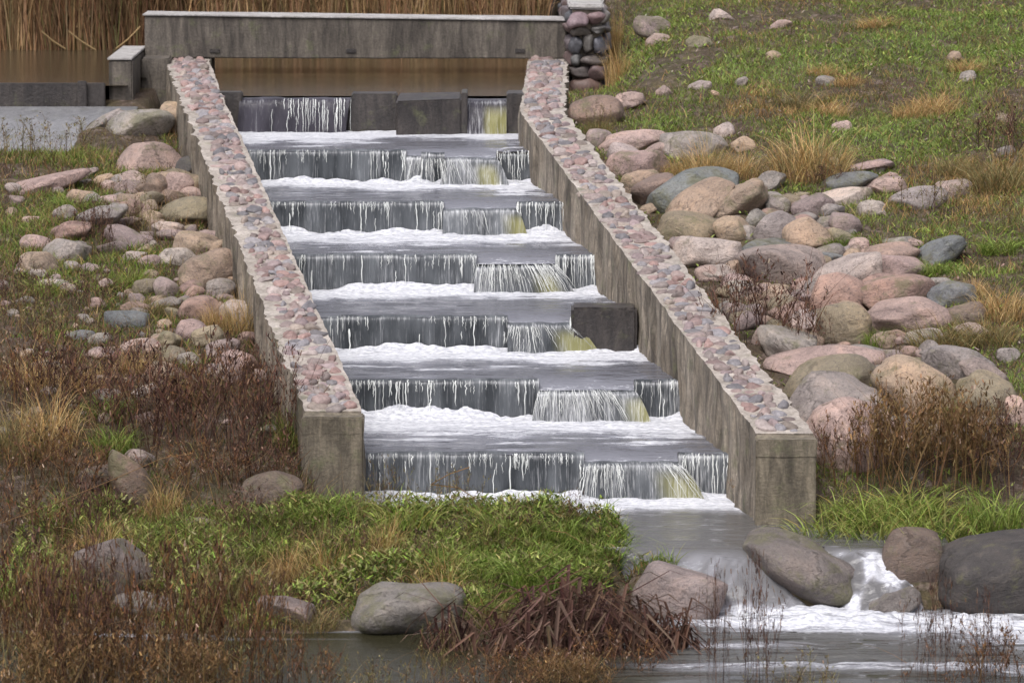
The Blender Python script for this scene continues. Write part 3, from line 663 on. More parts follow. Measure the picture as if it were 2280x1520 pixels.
# photo column, row, width, height, tilt in degrees (counter-clockwise), colour, what sets it apart
BOULDERS = [
 # hillside right of the wall, upper part
 (1321,248,118,66,16,'B','long mossy brown boulder half buried just below the rubble wall end'),
 (1402,226,66,34,0,'P','smooth pink boulder touching the long mossy brown boulder by the rubble wall'),
 (1479,204,34,26,-20,'P','small pointed pink rock in the grass right of the rubble wall boulders'),
 (1450,62,72,42,0,'V','round pink boulder in the grass, upper of the two right of the rubble wall'),
 (1468,89,52,24,0,'P','flat pale pink stone, lower of the two right of the rubble wall'),
 (1606,35,48,24,0,'W','pale rounded stone near the top edge of the grassy slope'),
 (1738,56,44,18,5,'P','low pinkish stone in the brown grass at the top of the slope'),
 (1556,94,48,24,10,'O','olive stone sunk in the grass left of the bare soil path'),
 (1558,192,46,18,10,'W','pale flat stone at the lower edge of the bare soil path'),
 (1652,184,30,22,20,'G','small grey upright stone below the bright green grass patch'),
 (1336,314,58,42,-5,'V','mauve grey boulder wedged against the cobbled wall near its top bend'),
 (1408,319,124,46,9,'P','long smooth rose boulder lying across the slope near the top bend of the wall'),
 (1392,346,70,40,-10,'W','pale angular rock just below the long smooth rose boulder'),
 (1422,366,122,62,14,'P','broad pink block beside the wall, left of the dry straw grass'),
 (1546,326,134,58,-3,'G','speckled pale grey boulder behind the straw coloured grass'),
 (1487,330,92,30,8,'P','flat pinkish rock between the broad pink block and speckled grey boulder'),
 (1612,292,42,32,0,'W','small mottled white rock in green leaves above the straw grass'),
 (1656,322,48,30,5,'T','small tan rock left of the large straw tussock'),
 (1424,407,84,44,12,'T','mossy tan rock against the wall below the broad pink block'),
 (1462,428,96,58,10,'B','rounded brown boulder left of the arched slate boulder'),
 (1542,432,184,88,4,'S','dark blue grey slate boulder arching over the big tan one'),
 (1552,458,160,80,32,'T','big tan tilted boulder leaning under the slate arch'),
 (1632,452,160,66,28,'T','long two toned tan boulder leaning up to the right'),
 (1718,402,58,44,20,'G','grey ridged boulder right of the straw grass foot'),
 (1539,512,124,54,-12,'O','low olive tan boulder next to the wall under the tilted tan ones'),
 (1632,508,72,60,20,'T','egg shaped tan boulder standing beside the low olive one'),
 (1447,465,44,24,15,'T','small tan stone between the wall and the slate arch'),
 (1727,506,92,54,10,'G','smooth grey mauve boulder left of the round tan pink one'),
 (1797,522,94,74,15,'T','round tan pink boulder with a flat face, above the mauve slab'),
 (1808,462,92,50,20,'V','lilac boulder with dark specks on the grass margin'),
 (1870,444,132,36,8,'W','pale wedge of rock lying low on the grass margin'),
 (1903,433,54,22,0,'T','small tan stone behind the pale wedge of rock'),
 (1893,406,114,38,8,'S','flat dark slate boulder in the grass under the long straw patch'),
 (1930,373,104,22,10,'V','narrow pinkish rock ledge above the flat dark slate'),
 (1977,396,40,20,0,'P','little pink stone right of the flat dark slate'),
 (1972,416,84,36,0,'P','pinkish rock half hidden in weeds right of the slate'),
 (2118,426,84,40,8,'V','mauve pink boulder alone at the grassy right edge of the rocks'),
 (2044,446,112,46,8,'G','weed covered grey boulder left of the lone mauve pink one'),
 (1937,468,64,36,5,'W','pale grey stone in the weeds under the pale wedge'),
 # middle of the right pile
 (1577,568,132,64,-4,'W','large pinkish white boulder with a dark moss patch beside the wall'),
 (1700,556,110,40,0,'S','low blackish boulder with lichen between tan and mauve boulders'),
 (1742,592,172,76,4,'V','very large speckled mauve boulder in the middle of the right pile'),
 (1632,602,64,40,40,'T','orange tan block standing tilted on its edge'),
 (1596,612,76,36,0,'W','pale flat rock just right of the cobbled wall, under the moss patched boulder'),
 (1847,572,62,18,-5,'S','thin bluish slab behind the very large speckled mauve boulder'),
 (1880,606,164,58,14,'W','long pale pink boulder curving up to the right'),
 (1976,565,122,36,8,'R','reddish ribbed slab right of the bluish thin one'),
 (2003,598,110,50,-8,'P','pink tan boulder at the right end of the long pale pink one'),
 (2092,563,118,56,20,'S','smooth slate grey boulder leaning in leafy plants'),
 (1998,538,68,20,0,'G','flat grey stone sunk in leafy plants'),
 (1868,660,114,84,-6,'R','tall round reddish brown boulder in the right pile'),
 (1958,634,78,40,10,'R','small reddish boulder peeping between two larger red ones'),
 (1998,655,150,66,8,'R','wide dome shaped reddish boulder in the right pile'),
 (2120,657,96,50,0,'S','bluish grey boulder beside the orange grass'),
 (2090,632,58,22,0,'G','grey stone on top of the bluish grey one'),
 (2020,704,180,68,3,'P','long loaf shaped pink boulder with white veins'),
 (2147,700,82,46,0,'B','dark brownish boulder under the orange grass'),
 (1886,700,80,44,-10,'T','orange tan boulder top showing behind the olive dome'),
 (1880,727,104,88,0,'O','olive grey dome boulder in the middle of the lower right pile'),
 (1793,712,62,38,5,'W','small white stone in brown weeds left of the olive dome'),
 (1744,764,118,86,-28,'G','egg shaped grey boulder tilted beside the wall and weeds'),
 # lower right pile
 (1835,812,232,64,4,'P','very long pink loaf boulder in the lower right pile'),
 (1940,784,90,22,-10,'G','thin grey rock edge behind the very long pink loaf'),
 (1848,850,196,84,10,'O','broad grey green dome behind the biggest front boulder'),
 (1862,908,214,112,-8,'G','biggest smooth grey boulder by the wall end'),
 (1892,972,186,140,0,'P','massive pinkish boulder at the foot of the pile beside the end post'),
 (1946,850,70,50,0,'T','small tan boulder between two domes of the lower pile'),
 (2042,868,176,116,-36,'T','large tan boulder sloping down to the right with speckles'),
 (1974,890,92,50,0,'P','low pink boulder under the large sloping tan one'),
 (2137,814,134,66,-8,'G','smooth grey mauve boulder at the right of the lower pile'),
 (2188,838,118,66,-28,'V','mauve boulder behind the angular mossy block'),
 (2200,882,136,98,-26,'O','angular dark mossy block with a flat face at the far right'),
 (2054,750,76,30,0,'W','pale rock in olive grass under the pink loaf with veins'),
 (2163,734,64,28,8,'P','pale pink rock poking from olive grass far right'),
 (1968,760,56,36,0,'T','tan rock in green moss right of the olive dome'),
 (2205,940,82,24,0,'W','pale low stone under the angular mossy block'),
 (2268,918,46,62,10,'P','pink stone cut by the right edge of the frame'),
 (2245,790,50,26,0,'G','grey stone in weeds at the right edge above the mossy block'),
 # by the water
 (1782,1266,286,140,-15,'G','big tilted grey boulder that the water tongue slides past',28.35),
 (2035,1250,145,150,8,'B','upright brown grey boulder with grass over its shoulder',28.45),
 (2240,1284,300,158,6,'D','huge dark wet rounded boulder in the stream at the right',28.15),
 (1512,1335,190,136,-10,'W','pale rounded boulder between sedges and the water tongue',27.95),
 (915,1356,262,104,-3,'G','flat domed grey boulder at the water edge of the spit'),
 (640,1358,140,70,-15,'V','grey lilac rock low at the left water edge'),
 (250,1262,190,124,-14,'V','lilac grey boulder with a dark crack among left weeds'),
 (330,1345,150,50,-10,'G','low grey rock at the water below the lilac boulder'),
 (292,1068,82,150,22,'B','tall tilted brown slab standing in the left weeds'),
 (312,1020,74,48,-15,'W','pale bluish rock behind the tilted brown slab'),
 (220,1060,130,60,15,'B','brown rock left of the tilted slab, half hidden'),
 (608,1086,140,72,8,'B','square brown rock beside the left end post'),
 (440,1166,110,22,0,'W','flat white stone in the wet hollow of the left bank'),
 (1735,1172,70,30,5,'D','small dark stone at the foot of the right end post'),
 (1990,1338,130,50,15,'G','wet rock under the small rapid between the stream boulders',28.1),
 # left bank, upper
 (337,360,134,70,-2,'P','large pink boulder with a hollow in its front, highest on the left bank'),
 (415,374,42,46,-20,'D','dark rock squeezed between the large pink boulder and the wall'),
 (312,274,130,50,6,'G','long angular grey rock below the bridge pier'),
 (232,270,90,26,32,'G','pale wedge of rock by the spillway apron'),
 (386,268,58,64,-8,'T','tan upright block against the wall below the pier'),
 (90,412,190,28,13,'P','long narrow pink ledge lying across the left bank'),
 (343,418,66,48,-8,'B','round chocolate boulder under the large pink one'),
 (290,422,64,34,0,'V','grey mauve stone left of the chocolate boulder'),
 (245,417,36,24,0,'P','small pink stone at the left of the mauve one'),
 (402,414,66,46,-14,'P','pale pink egg boulder right of the chocolate one'),
 (398,391,56,22,-10,'O','mossy stone above the pale pink egg'),
 (428,432,50,26,-10,'P','small rose stone between the pink egg and the wall'),
 (380,438,58,26,8,'B','brown grey stone below the pale pink egg'),
 (254,450,56,26,0,'P','flesh coloured flat stone on top of a grey rock'),
 (279,470,84,30,-5,'G','wide grey rock under the flesh coloured flat stone'),
 (224,482,114,46,15,'G','long grey mauve boulder left of the wide grey rock'),
 (412,474,122,54,6,'O','broad brownish boulder lying against the wall'),
 (338,485,44,26,-10,'T','small tan stone left of the broad brownish boulder'),
 (280,498,62,20,12,'P','thin pinkish stone under the long grey boulder'),
 (166,513,94,40,18,'R','reddish rock with weeds growing over its face'),
 (146,478,46,36,0,'G','small grey stone in green grass, upper left bank'),
 (279,530,90,36,-28,'V','mauve bar shaped stone sloping to the right'),
 (372,510,64,28,-8,'W','whitish flat stone in the left rock pile'),
 (475,504,54,44,15,'V','mauve round stone touching the left wall'),
 (468,529,66,26,-8,'P','salmon flat stone touching the left wall'),
 (392,524,72,22,0,'V','low mauve stone under the whitish one'),
 (456,550,116,46,-14,'T','cracked peach boulder against the left wall'),
 (404,574,94,38,-14,'W','white ridged boulder above the biggest pale one'),
 (464,602,118,68,10,'T','biggest pale boulder of the left bank, rounded, by the wall'),
 (82,542,64,32,0,'P','pinkish white boulder with dark base, far left'),
 (146,562,100,50,8,'G','grey smooth boulder, far left'),
 (84,584,74,58,22,'T','tan boulder leaning on the grey smooth one'),
 (298,571,54,20,0,'W','pale pebble above the grass clump in the left bank'),
 (332,582,46,22,10,'P','small pale pink pebble next to the white ridged boulder'),
 (200,598,44,18,0,'V','lilac pebble in brown weeds under the grey smooth boulder'),
 (250,553,58,26,0,'V','mauve stone under the bar shaped one'),
 (115,630,48,14,0,'W','white flat pebble on the grassy strip, far left'),
 # left bank, lower
 (370,677,72,24,5,'G','low grey stone in moss left of the rust red boulder'),
 (443,692,82,50,10,'R','rust red boulder behind the yellow grass by the left wall'),
 (540,706,90,52,-14,'W','pale pink boulder behind the yellow grass by the left wall'),
 (467,748,80,44,15,'O','grey tan boulder under the rust red one'),
 (376,758,50,40,-20,'O','olive stone left of the grey tan boulder'),
 (487,782,64,40,8,'V','smooth mauve boulder under the grey tan one'),
 (307,771,94,30,5,'P','wide pink rock behind the brown weeds'),
 (282,713,88,36,0,'S','bluish slate boulder in the middle of the left bank'),
 (180,748,54,22,0,'S','small slate stone left below the bluish boulder'),
 (222,756,44,24,0,'G','small grey stone beside the small slate one'),
 (383,790,54,34,0,'O','mossy tan stone behind the brown weeds'),
 (527,812,86,52,-8,'P','pale pink block by the wall behind the brown weeds'),
 (570,771,50,32,10,'P','pinkish stone close to the left wall'),
 (598,768,34,26,0,'T','little tan stone touching the left wall'),
 (222,789,56,26,0,'V','mauve stone behind the left brown weeds'),
 (320,871,58,26,15,'W','pale rock showing through the brown weeds'),
 (240,881,60,26,0,'G','grey rock showing through the brown weeds'),
 (500,834,74,38,0,'V','mauve rock in the brown weeds below the pale pink block'),
]
FOOT = []                                     # footprints so that grass keeps clear
def boulder(cx, cy, w, h, tilt, c, label, seed, group='boulders on the banks', base=ICO4, Yf=None):
    r = np.random.default_rng(seed)
    p = atG(cx, min(cy + h*.36, 1500)) if Yf is None else atY(cx, cy + h*.36, Yf); k = ppm(p)
    if base is ICO4 and cy < 1000: w, h = w*1.16, h*1.2
    a, hh = w/k*.5*1.04, h/k
    c_ = hh*.60; d = min(max(.62*a + .3*c_, c_*.8), a*1.05)
    el = h/w > .9
    V = lump(base[0], r, r.uniform(2.1, 2.9), .16, int(r.integers(2, 8)) if cy < 1000 else 3, .6, .94)
    lo, hi = V.min(0), V.max(0); V = (V - (lo + hi)/2)/((hi - lo)/2)
    V = V*np.array([a, d, c_])
    th = R(tilt)                              # the tilt is a turn about the depth axis of the stone itself
    if abs(tilt) > 14 and not el:
        sx = 1/(abs(math.cos(th)) + .25*abs(math.sin(th))); V[:, 0] *= sx*.98; V[:, 2] *= .82
    z = H - (p[1])*0
    tgt = atY(cx, cy + h*.06, p[1] + d*.35)
    o = mesh_np('boulder' if w > 60 else 'stone', V, base[1], M_boulder)
    o.location = tgt; o.rotation_euler = (r.normal(0, .06), -th, r.normal(0, .22))
    j = r.uniform(.95, 1.05, 3)*r.uniform(.74, 1.22)
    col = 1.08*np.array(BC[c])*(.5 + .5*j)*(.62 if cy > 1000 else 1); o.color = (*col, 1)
    tag(o, label, 'boulder' if w > 60 else 'stone', group)
    FOOT.append((tgt[0], tgt[1], a*.95, d*.9))
    return o
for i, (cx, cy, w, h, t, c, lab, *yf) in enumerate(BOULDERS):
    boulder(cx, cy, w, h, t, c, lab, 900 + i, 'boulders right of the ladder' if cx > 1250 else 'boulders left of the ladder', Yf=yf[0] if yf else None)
# small stones no one could tell apart
def pebbles(n, box, labs, group, seed, test):
    r = np.random.default_rng(seed); k = 0
    while k < n:
        px, py = r.uniform(box[0], box[2]), r.uniform(box[1], box[3])
        if not test(px, py): continue
        q = r.integers(3); c = ['P', 'G', 'T'][q] if q else ['P', 'V'][r.integers(2)]
        w = r.uniform(14, 44); boulder(px, py, w, w*r.uniform(.45, .7), r.normal(0, 8), c, labs[q], seed*100 + k, group, ICO3); k += 1
lw = lambda y: np.interp(y, [113, 220, 330, 490, 770, 935], [362, 395, 440, 500, 640, 680])
rw = lambda y: np.interp(y, [160, 240, 540, 690, 965], [1350, 1300, 1500, 1600, 1810])
pebbles(120, (0, 400, 640, 960), ['small pinkish stone half sunk in the weeds of the left bank', 'small grey stone half sunk in the weeds of the left bank', 'small tan stone half sunk in the weeds of the left bank'],
        'small stones of the left bank', 5, lambda x, y: x < lw(y) - 40)
pebbles(22, (1300, 120, 2270, 900), ['small pinkish stone lying in the grass of the right slope', 'small grey stone lying in the grass of the right slope', 'small tan stone lying in the grass of the right slope'],
        'small stones of the right slope', 6, lambda x, y: x > rw(y) + 30)
def filler(n, seed, test, box, labs, group):
    r = np.random.default_rng(seed); k = 0; tries = 0
    while k < n and tries < 6000:
        tries += 1; px, py = r.uniform(box[0], box[2]), r.uniform(box[1], box[3])
        if not test(px, py): continue
        p = atG(px, py)
        if min(((p[0] - bx)/(a + .03))**2 + ((p[1] - by)/(d + .03))**2 for (bx, by, a, d) in FOOT) < 1.0: continue
        q = r.integers(3); w = r.uniform(34, 78); boulder(px, py, w, w*r.uniform(.45, .75), r.normal(0, 12), [['P', 'R'], ['G', 'V'], ['T', 'O']][q][r.integers(2)], labs[q], seed*100 + k, group, ICO3); k += 1
filler(120, 8, lambda x, y: rw(y) + 14 < x < rw(y) + 420 and y > 470 - (x - rw(y))*.1, (1380, 330, 2270, 985),
       ['pinkish stone wedged low between the boulders of the right pile', 'grey stone wedged low between the boulders of the right pile', 'tan stone wedged low between the boulders of the right pile'], 'wedged stones of the right pile')
filler(60, 9, lambda x, y: x < lw(y) - 12 and x > lw(y) - 300, (100, 380, 640, 840),
       ['pinkish stone lying low between the boulders of the left bank', 'grey stone lying low between the boulders of the left bank', 'tan stone lying low between the boulders of the left bank'], 'wedged stones of the left bank')
FT = np.array(FOOT)
def clear(x, y, k=.8):
    m = np.ones(len(x), bool)
    for (bx, by, a, d) in FT: m &= ((x - bx)/(a*k))**2 + ((y - by)/(d*k))**2 > 1
    return m

# ================================================================== vegetation
def blade_geo(P, h, w, lean, laz, bend, col, seg=3, az=None, tip=.12, r=rng, tipcol=None):
    n = len(P); h = np.broadcast_to(h, n); w = np.broadcast_to(w, n); lean = np.broadcast_to(lean, n); bend = np.broadcast_to(bend, n)
    if az is None: az = r.normal(0, .9, n)
    V = np.zeros((n, seg + 1, 2, 3)); t = np.linspace(0, 1, seg + 1)
    dx, dy = np.cos(laz), np.sin(laz)
    for k, q in enumerate(t):
        off = h*(lean*q + bend*q*q); zz = h*q*np.sqrt(np.clip(1 - .5*np.clip(np.abs(lean), 0, 1.2)**2, .2, 1)) - h*.55*np.clip(bend, 0, 2)*q**3
        c = P + np.stack([dx*off, dy*off, zz], -1)
        ww = w*.5*((1 - q)*(1 - tip) + tip if q > .3 else 1.0 - .1*(1 - q))
        s = np.stack([np.cos(az)*ww, np.sin(az)*ww, np.zeros(n)], -1)
        V[:, k, 0] = c - s; V[:, k, 1] = c + s
    m = (seg + 1)*2
    q = np.array([[2*k, 2*k + 1, 2*k + 3, 2*k + 2] for k in range(seg)])
    Fc = (np.arange(n)[:, None, None]*m + q[None]).reshape(-1, 4)
    C = np.repeat(np.asarray(col)[:, None, :], m, 1).reshape(-1, 3)
    return V.reshape(-1, 3), Fc, C
class Geo:
    def __init__(s): s.V = []; s.F = []; s.C = []; s.n = 0
    def add(s, g):
        s.V.append(g[0]); s.F.append(g[1] + s.n); s.C.append(g[2]); s.n += len(g[0])
    def build(s, name, mat, parent=None): return mesh_np(name, np.concatenate(s.V), np.concatenate(s.F), mat, parent, col=np.concatenate(s.C), smooth=False)
def cols(n, stops, t, jit=.22, r=rng):
    S = np.array(stops); t = np.clip(t, 0, .9999)*(len(S) - 1); i = t.astype(int); f = (t - i)[:, None]
    return (S[i]*(1 - f) + S[np.minimum(i + 1, len(S) - 1)]*f)*np.exp(r.normal(0, jit, (n, 1)))*np.exp(r.normal(0, .06, (n, 3)))
GREEN = [(.046, .078, .014), (.095, .150, .022), (.175, .235, .040), (.28, .32, .09)]
OLIVE = [(.12, .10, .035), (.19, .16, .065), (.27, .235, .11)]
STRAW = [(.28, .17, .06), (.44, .28, .11), (.58, .42, .20)]
BROWN = [(.050, .028, .020), (.105, .058, .033), (.19, .11, .06)]
DOCK = [(.030, .016, .014), (.065, .034, .028), (.13, .072, .05)]

# patches of colour on the right slope (photo column, row, size in metres x and y, weight)
def patch(x, y, lst):
    s = np.zeros(len(x))
    for (px, py, a, d, wt) in lst:
        p = atG(px, py); s += wt*np.exp(-((x - p[0])/a)**2 - ((y - p[1])/d)**2)
    return s
LUSH = [(2200, 70, .9, 1.6, 1.2), (1980, 110, .6, .8, .8), (1760, 145, .55, .6, 1.3), (1640, 165, .3, .5, .9), (1500, 270, .5, .8, .8), (1420, 120, .35, 2, .7), (1480, 60, .3, 1, .5), (1920, 310, .7, .7, .8), (2000, 300, .6, .8, .6), (1760, 440, .3, .4, .8), (2100, 600, .5, .4, .8), (1850, 545, .2, .3, .8), (2220, 840, .3, .3, .6)]
BARE = [(1480, 165, .3, .7, 1.2), (1560, 125, .25, .5, 1.0), (1650, 60, .35, .7, .6), (1820, 40, .4, .5, .5)]
DRY = [(1800, 245, .8, .8, 1.0), (2060, 235, .5, .6, .9), (1870, 185, .3, .4, .8), (2100, 420, 1.0, 1.0, 1.0), (2240, 420, .6, .9, 1.2), (1950, 45, .4, .5, .9), (2200, 700, .5, .6, 1.0), (2100, 770, .6, .5, .9), (2220, 560, .5, .6, .7)]
n = 330000
x = rng.uniform(.5, 7.2, n); y = 28.6 + (47 - 28.6)*rng.random(n)**1.15
ok = (x > xRo(y) + .03) & (ground(x, y) > .06) & ((y > 29.8) | (x > np.interp(y, [28.2, 28.6, 29, 29.8], [3.3, 2.7, 2.3, 2.2]))) & (x < .14*y + 1.4) & clear(x, y)
x, y = x[ok], y[ok]
lu, ba, dr = patch(x, y, LUSH), patch(x, y, BARE), patch(x, y, DRY)
nz = fbm(x*1.7, y*1.7, 21, 4); nz2 = fbm(x*5, y*4, 25, 3)
pile = sst(0, .25, x - xRo(y))*(1 - sst(1.3, 2.0, x - xRo(y) + (nz - .5)))*sst(29.8, 30.3, y)*(1 - sst(35.5, 37, y))
g = lu*.9 - ba*.8 + (nz - .5)*2.2 + (nz2 - .5)*1.2 + .36 - pile*1.0
dry = dr*.8 + (fbm(x*2.2, y*2.2, 33, 4) - .5)*3.0 - .62 - lu*.5
keep = rng.random(len(x)) < np.clip(.75 + g*.9 - ba*.7 + dry*.3 - pile*.3, .06, 1)
x, y, g, dry, lu = x[keep], y[keep], g[keep], dry[keep], lu[keep]; m_ = len(x)
isd = rng.random(m_) < np.clip(dry*.6 + .06, 0.03, .6)
isb = (rng.random(m_) < np.clip(.26 - g*.45, .06, .6)) & ~isd
c = cols(m_, GREEN, np.clip(.38 + g*.38 + rng.normal(0, .22, m_), 0, 1)); c[:, 0] *= 1 - .15*np.clip(lu, 0, 1); cd = cols(m_, STRAW, rng.random(m_)*.8); cb = cols(m_, BROWN, rng.random(m_))
co = cols(m_, OLIVE, rng.random(m_)); c = np.where((rng.random(m_) < np.clip(.50 - g*.5, .08, .85))[:, None], co, c); c[isd] = cd[isd]*.8; c[isb] = cb[isb]
h = rng.uniform(.02, .065, m_)*(1 + .5*np.clip(g, 0, 1)) + np.where(isd, rng.uniform(.01, .09, m_), 0) + np.where(isb, rng.uniform(0, .10, m_), 0)
G = Geo(); P = np.stack([x, y, ground(x, y) - .01], -1)
G.add(blade_geo(P, h, np.where(isb, .005, rng.uniform(.005, .011, m_)), rng.uniform(0, .6, m_), rng.uniform(0, 6.28, m_), rng.uniform(0, .8, m_), c, 2))
# broad leaves lying low among it
n = 60000; x = rng.uniform(.5, 6.8, n); y = rng.uniform(29, 44, n); ok = (x > xRo(y) + .05) & clear(x, y) & (x < .13*y + 1.2)
x, y = x[ok], y[ok]; ln = patch(x, y, LUSH) + (fbm(x*2.2, y*2.2, 71) - .5)*3
ok = rng.random(len(x)) < np.clip(ln*.8, .02, 1); x, y = x[ok], y[ok]; m_ = len(x)
G.add(blade_geo(np.stack([x, y, ground(x, y) + rng.uniform(.0, .04, m_)], -1), rng.uniform(.02, .05, m_), rng.uniform(.012, .024, m_), rng.uniform(.4, 1.1, m_), rng.uniform(0, 6.28, m_), .3, cols(m_, GREEN, rng.uniform(.3, 1, m_)), 2, az=rng.uniform(0, 3.14, m_), tip=.3))
n = 4500; x = rng.uniform(.5, 6.8, n); y = rng.uniform(29.5, 45, n); ok = (x > xRo(y) + .05) & clear(x, y) & (fbm(x*3, y*3, 75) > .45); x, y = x[ok], y[ok]; m_ = len(x)
G.add(blade_geo(np.stack([x, y, ground(x, y) + .02], -1), rng.uniform(.015, .035, m_), rng.uniform(.010, .022, m_), rng.uniform(.5, 1.1, m_), rng.uniform(0, 6.28, m_), .2, cols(m_, [(.10, .06, .04), (.25, .17, .11), (.42, .36, .30)], rng.random(m_)), 1, az=rng.uniform(0, 3.14, m_), tip=.7))
tag(G.build('grass', M_leaf), 'mixed green and brown short grass covering the right slope', 'grass', kind='stuff')

# left bank: thin green grass, dead brown weeds, litter
n = 190000
x = rng.uniform(-6.2, -1.2, n); y = 27.5 + (41.2 - 27.5)*rng.random(n)
ok = ((x < xLo(y) - .03) | (y < 29.95)) & (ground(x, y) > .05) & (x > -.14*y - .8) & clear(x, y) & ((y < 39.4) | (x > -3.3))
x, y = x[ok], y[ok]
LG = [(150, 470, .6, .9, 1.2), (60, 520, .5, .9, 1.0), (200, 350, .5, .8, .9), (130, 350, .6, .5, .8), (300, 610, .3, .35, 1.3), (130, 590, .25, .3, 1.0), (540, 630, .3, .5, 1.0), (240, 650, .6, .5, .7), (60, 1290, .35, .3, 1.6), (150, 1290, .25, .3, 1.2), (640, 950, .1, .5, 1.0), (120, 700, .3, .3, .6), (480, 1110, .6, .25, .8), (350, 330, .3, .7, .6), (200, 920, .2, .3, .6)]
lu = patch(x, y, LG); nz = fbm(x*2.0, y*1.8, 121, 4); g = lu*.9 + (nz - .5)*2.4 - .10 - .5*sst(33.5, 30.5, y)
keep = rng.random(len(x)) < np.clip(.6 + g*.8, .28, 1); x, y, g = x[keep], y[keep], g[keep]; m_ = len(x)
isb = rng.random(m_) < np.clip(.40 - g*.6, .08, .60)
c = cols(m_, GREEN, np.clip(.25 + g*.3 + rng.normal(0, .22, m_), 0, 1)); co = cols(m_, OLIVE, rng.random(m_)*.8); c = np.where((rng.random(m_) < .25)[:, None], co, c)
cb = cols(m_, BROWN, rng.random(m_)); c[isb] = cb[isb]
st = (rng.random(m_) < .15); c[st] = cols(int(st.sum()), STRAW, rng.random(int(st.sum())))*.75
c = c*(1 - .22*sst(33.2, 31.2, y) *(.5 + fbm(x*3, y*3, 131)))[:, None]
near = sst(34, 30, y)
h = rng.uniform(.03, .09, m_)*(1 + .5*np.clip(g, 0, 1)) + np.where(isb, rng.uniform(0, .13, m_)*(1 + 1.2*near), 0)
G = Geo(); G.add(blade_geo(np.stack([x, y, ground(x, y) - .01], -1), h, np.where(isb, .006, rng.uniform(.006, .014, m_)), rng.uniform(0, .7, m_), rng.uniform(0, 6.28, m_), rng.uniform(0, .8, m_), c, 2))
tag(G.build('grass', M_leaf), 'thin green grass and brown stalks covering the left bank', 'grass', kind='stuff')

# the spit: lush wet grass
n = 60000
x = rng.uniform(-3.2, 1.1, n); y = rng.uniform(27.3, 29.45, n); z = ground(x, y)
ok = (z > .05) & clear(x, y, .9) & ~((y > 29.2) & (x > -1.0) & (z < .36)); x, y, z = x[ok], y[ok], z[ok]; m_ = len(x)
g = (fbm(x*2.5, y*3, 221, 4) - .5)*3.2 + .35*sst(-1.8, .3, x)
c = cols(m_, GREEN, np.clip(.40 + g*.35 + rng.normal(0, .3, m_), 0, 1)); co = cols(m_, OLIVE + STRAW[:2], rng.random(m_)); c = np.where((rng.random(m_) < np.clip(.22 - .3*g, .05, .6))[:, None], co, c); isb = rng.random(m_) < np.clip(.22 - g*.4 + .35*sst(-1.0, -2.6, x), .06, .75); cb = cols(m_, BROWN + STRAW[:1], rng.random(m_)); c[isb] = cb[isb]
G = Geo(); G.add(blade_geo(np.stack([x, y, z - .01], -1), rng.uniform(.03, .13, m_)*(1 + .9*np.clip(g, -.8, 1)), rng.uniform(.005, .012, m_), rng.uniform(0, .6, m_), rng.uniform(0, 6.28, m_), rng.uniform(.1, 1.1, m_), c, 3))
n = 26000; x = rng.uniform(-3.4, 1.0, n); y = rng.uniform(27.6, 29.35, n); z = ground(x, y); ok = (z > .08) & clear(x, y, .9) & ~((y > 29.2) & (x > -1.0) & (z < .36)) & (fbm(x*4, y*5, 231, 3) > .42); x, y, z = x[ok], y[ok], z[ok]; m_ = len(x)
G.add(blade_geo(np.stack([x, y, z + rng.uniform(0, .10, m_)], -1), rng.uniform(.02, .05, m_), rng.uniform(.012, .026, m_), rng.uniform(.3, 1.1, m_), rng.uniform(0, 6.28, m_), .3, cols(m_, GREEN[1:] + OLIVE[1:], rng.random(m_), .3), 2, az=rng.uniform(0, 3.14, m_), tip=.35))
tag(G.build('grass', M_leaf), 'lush wet grass covering the spit of land before the tail water', 'grass', kind='stuff')

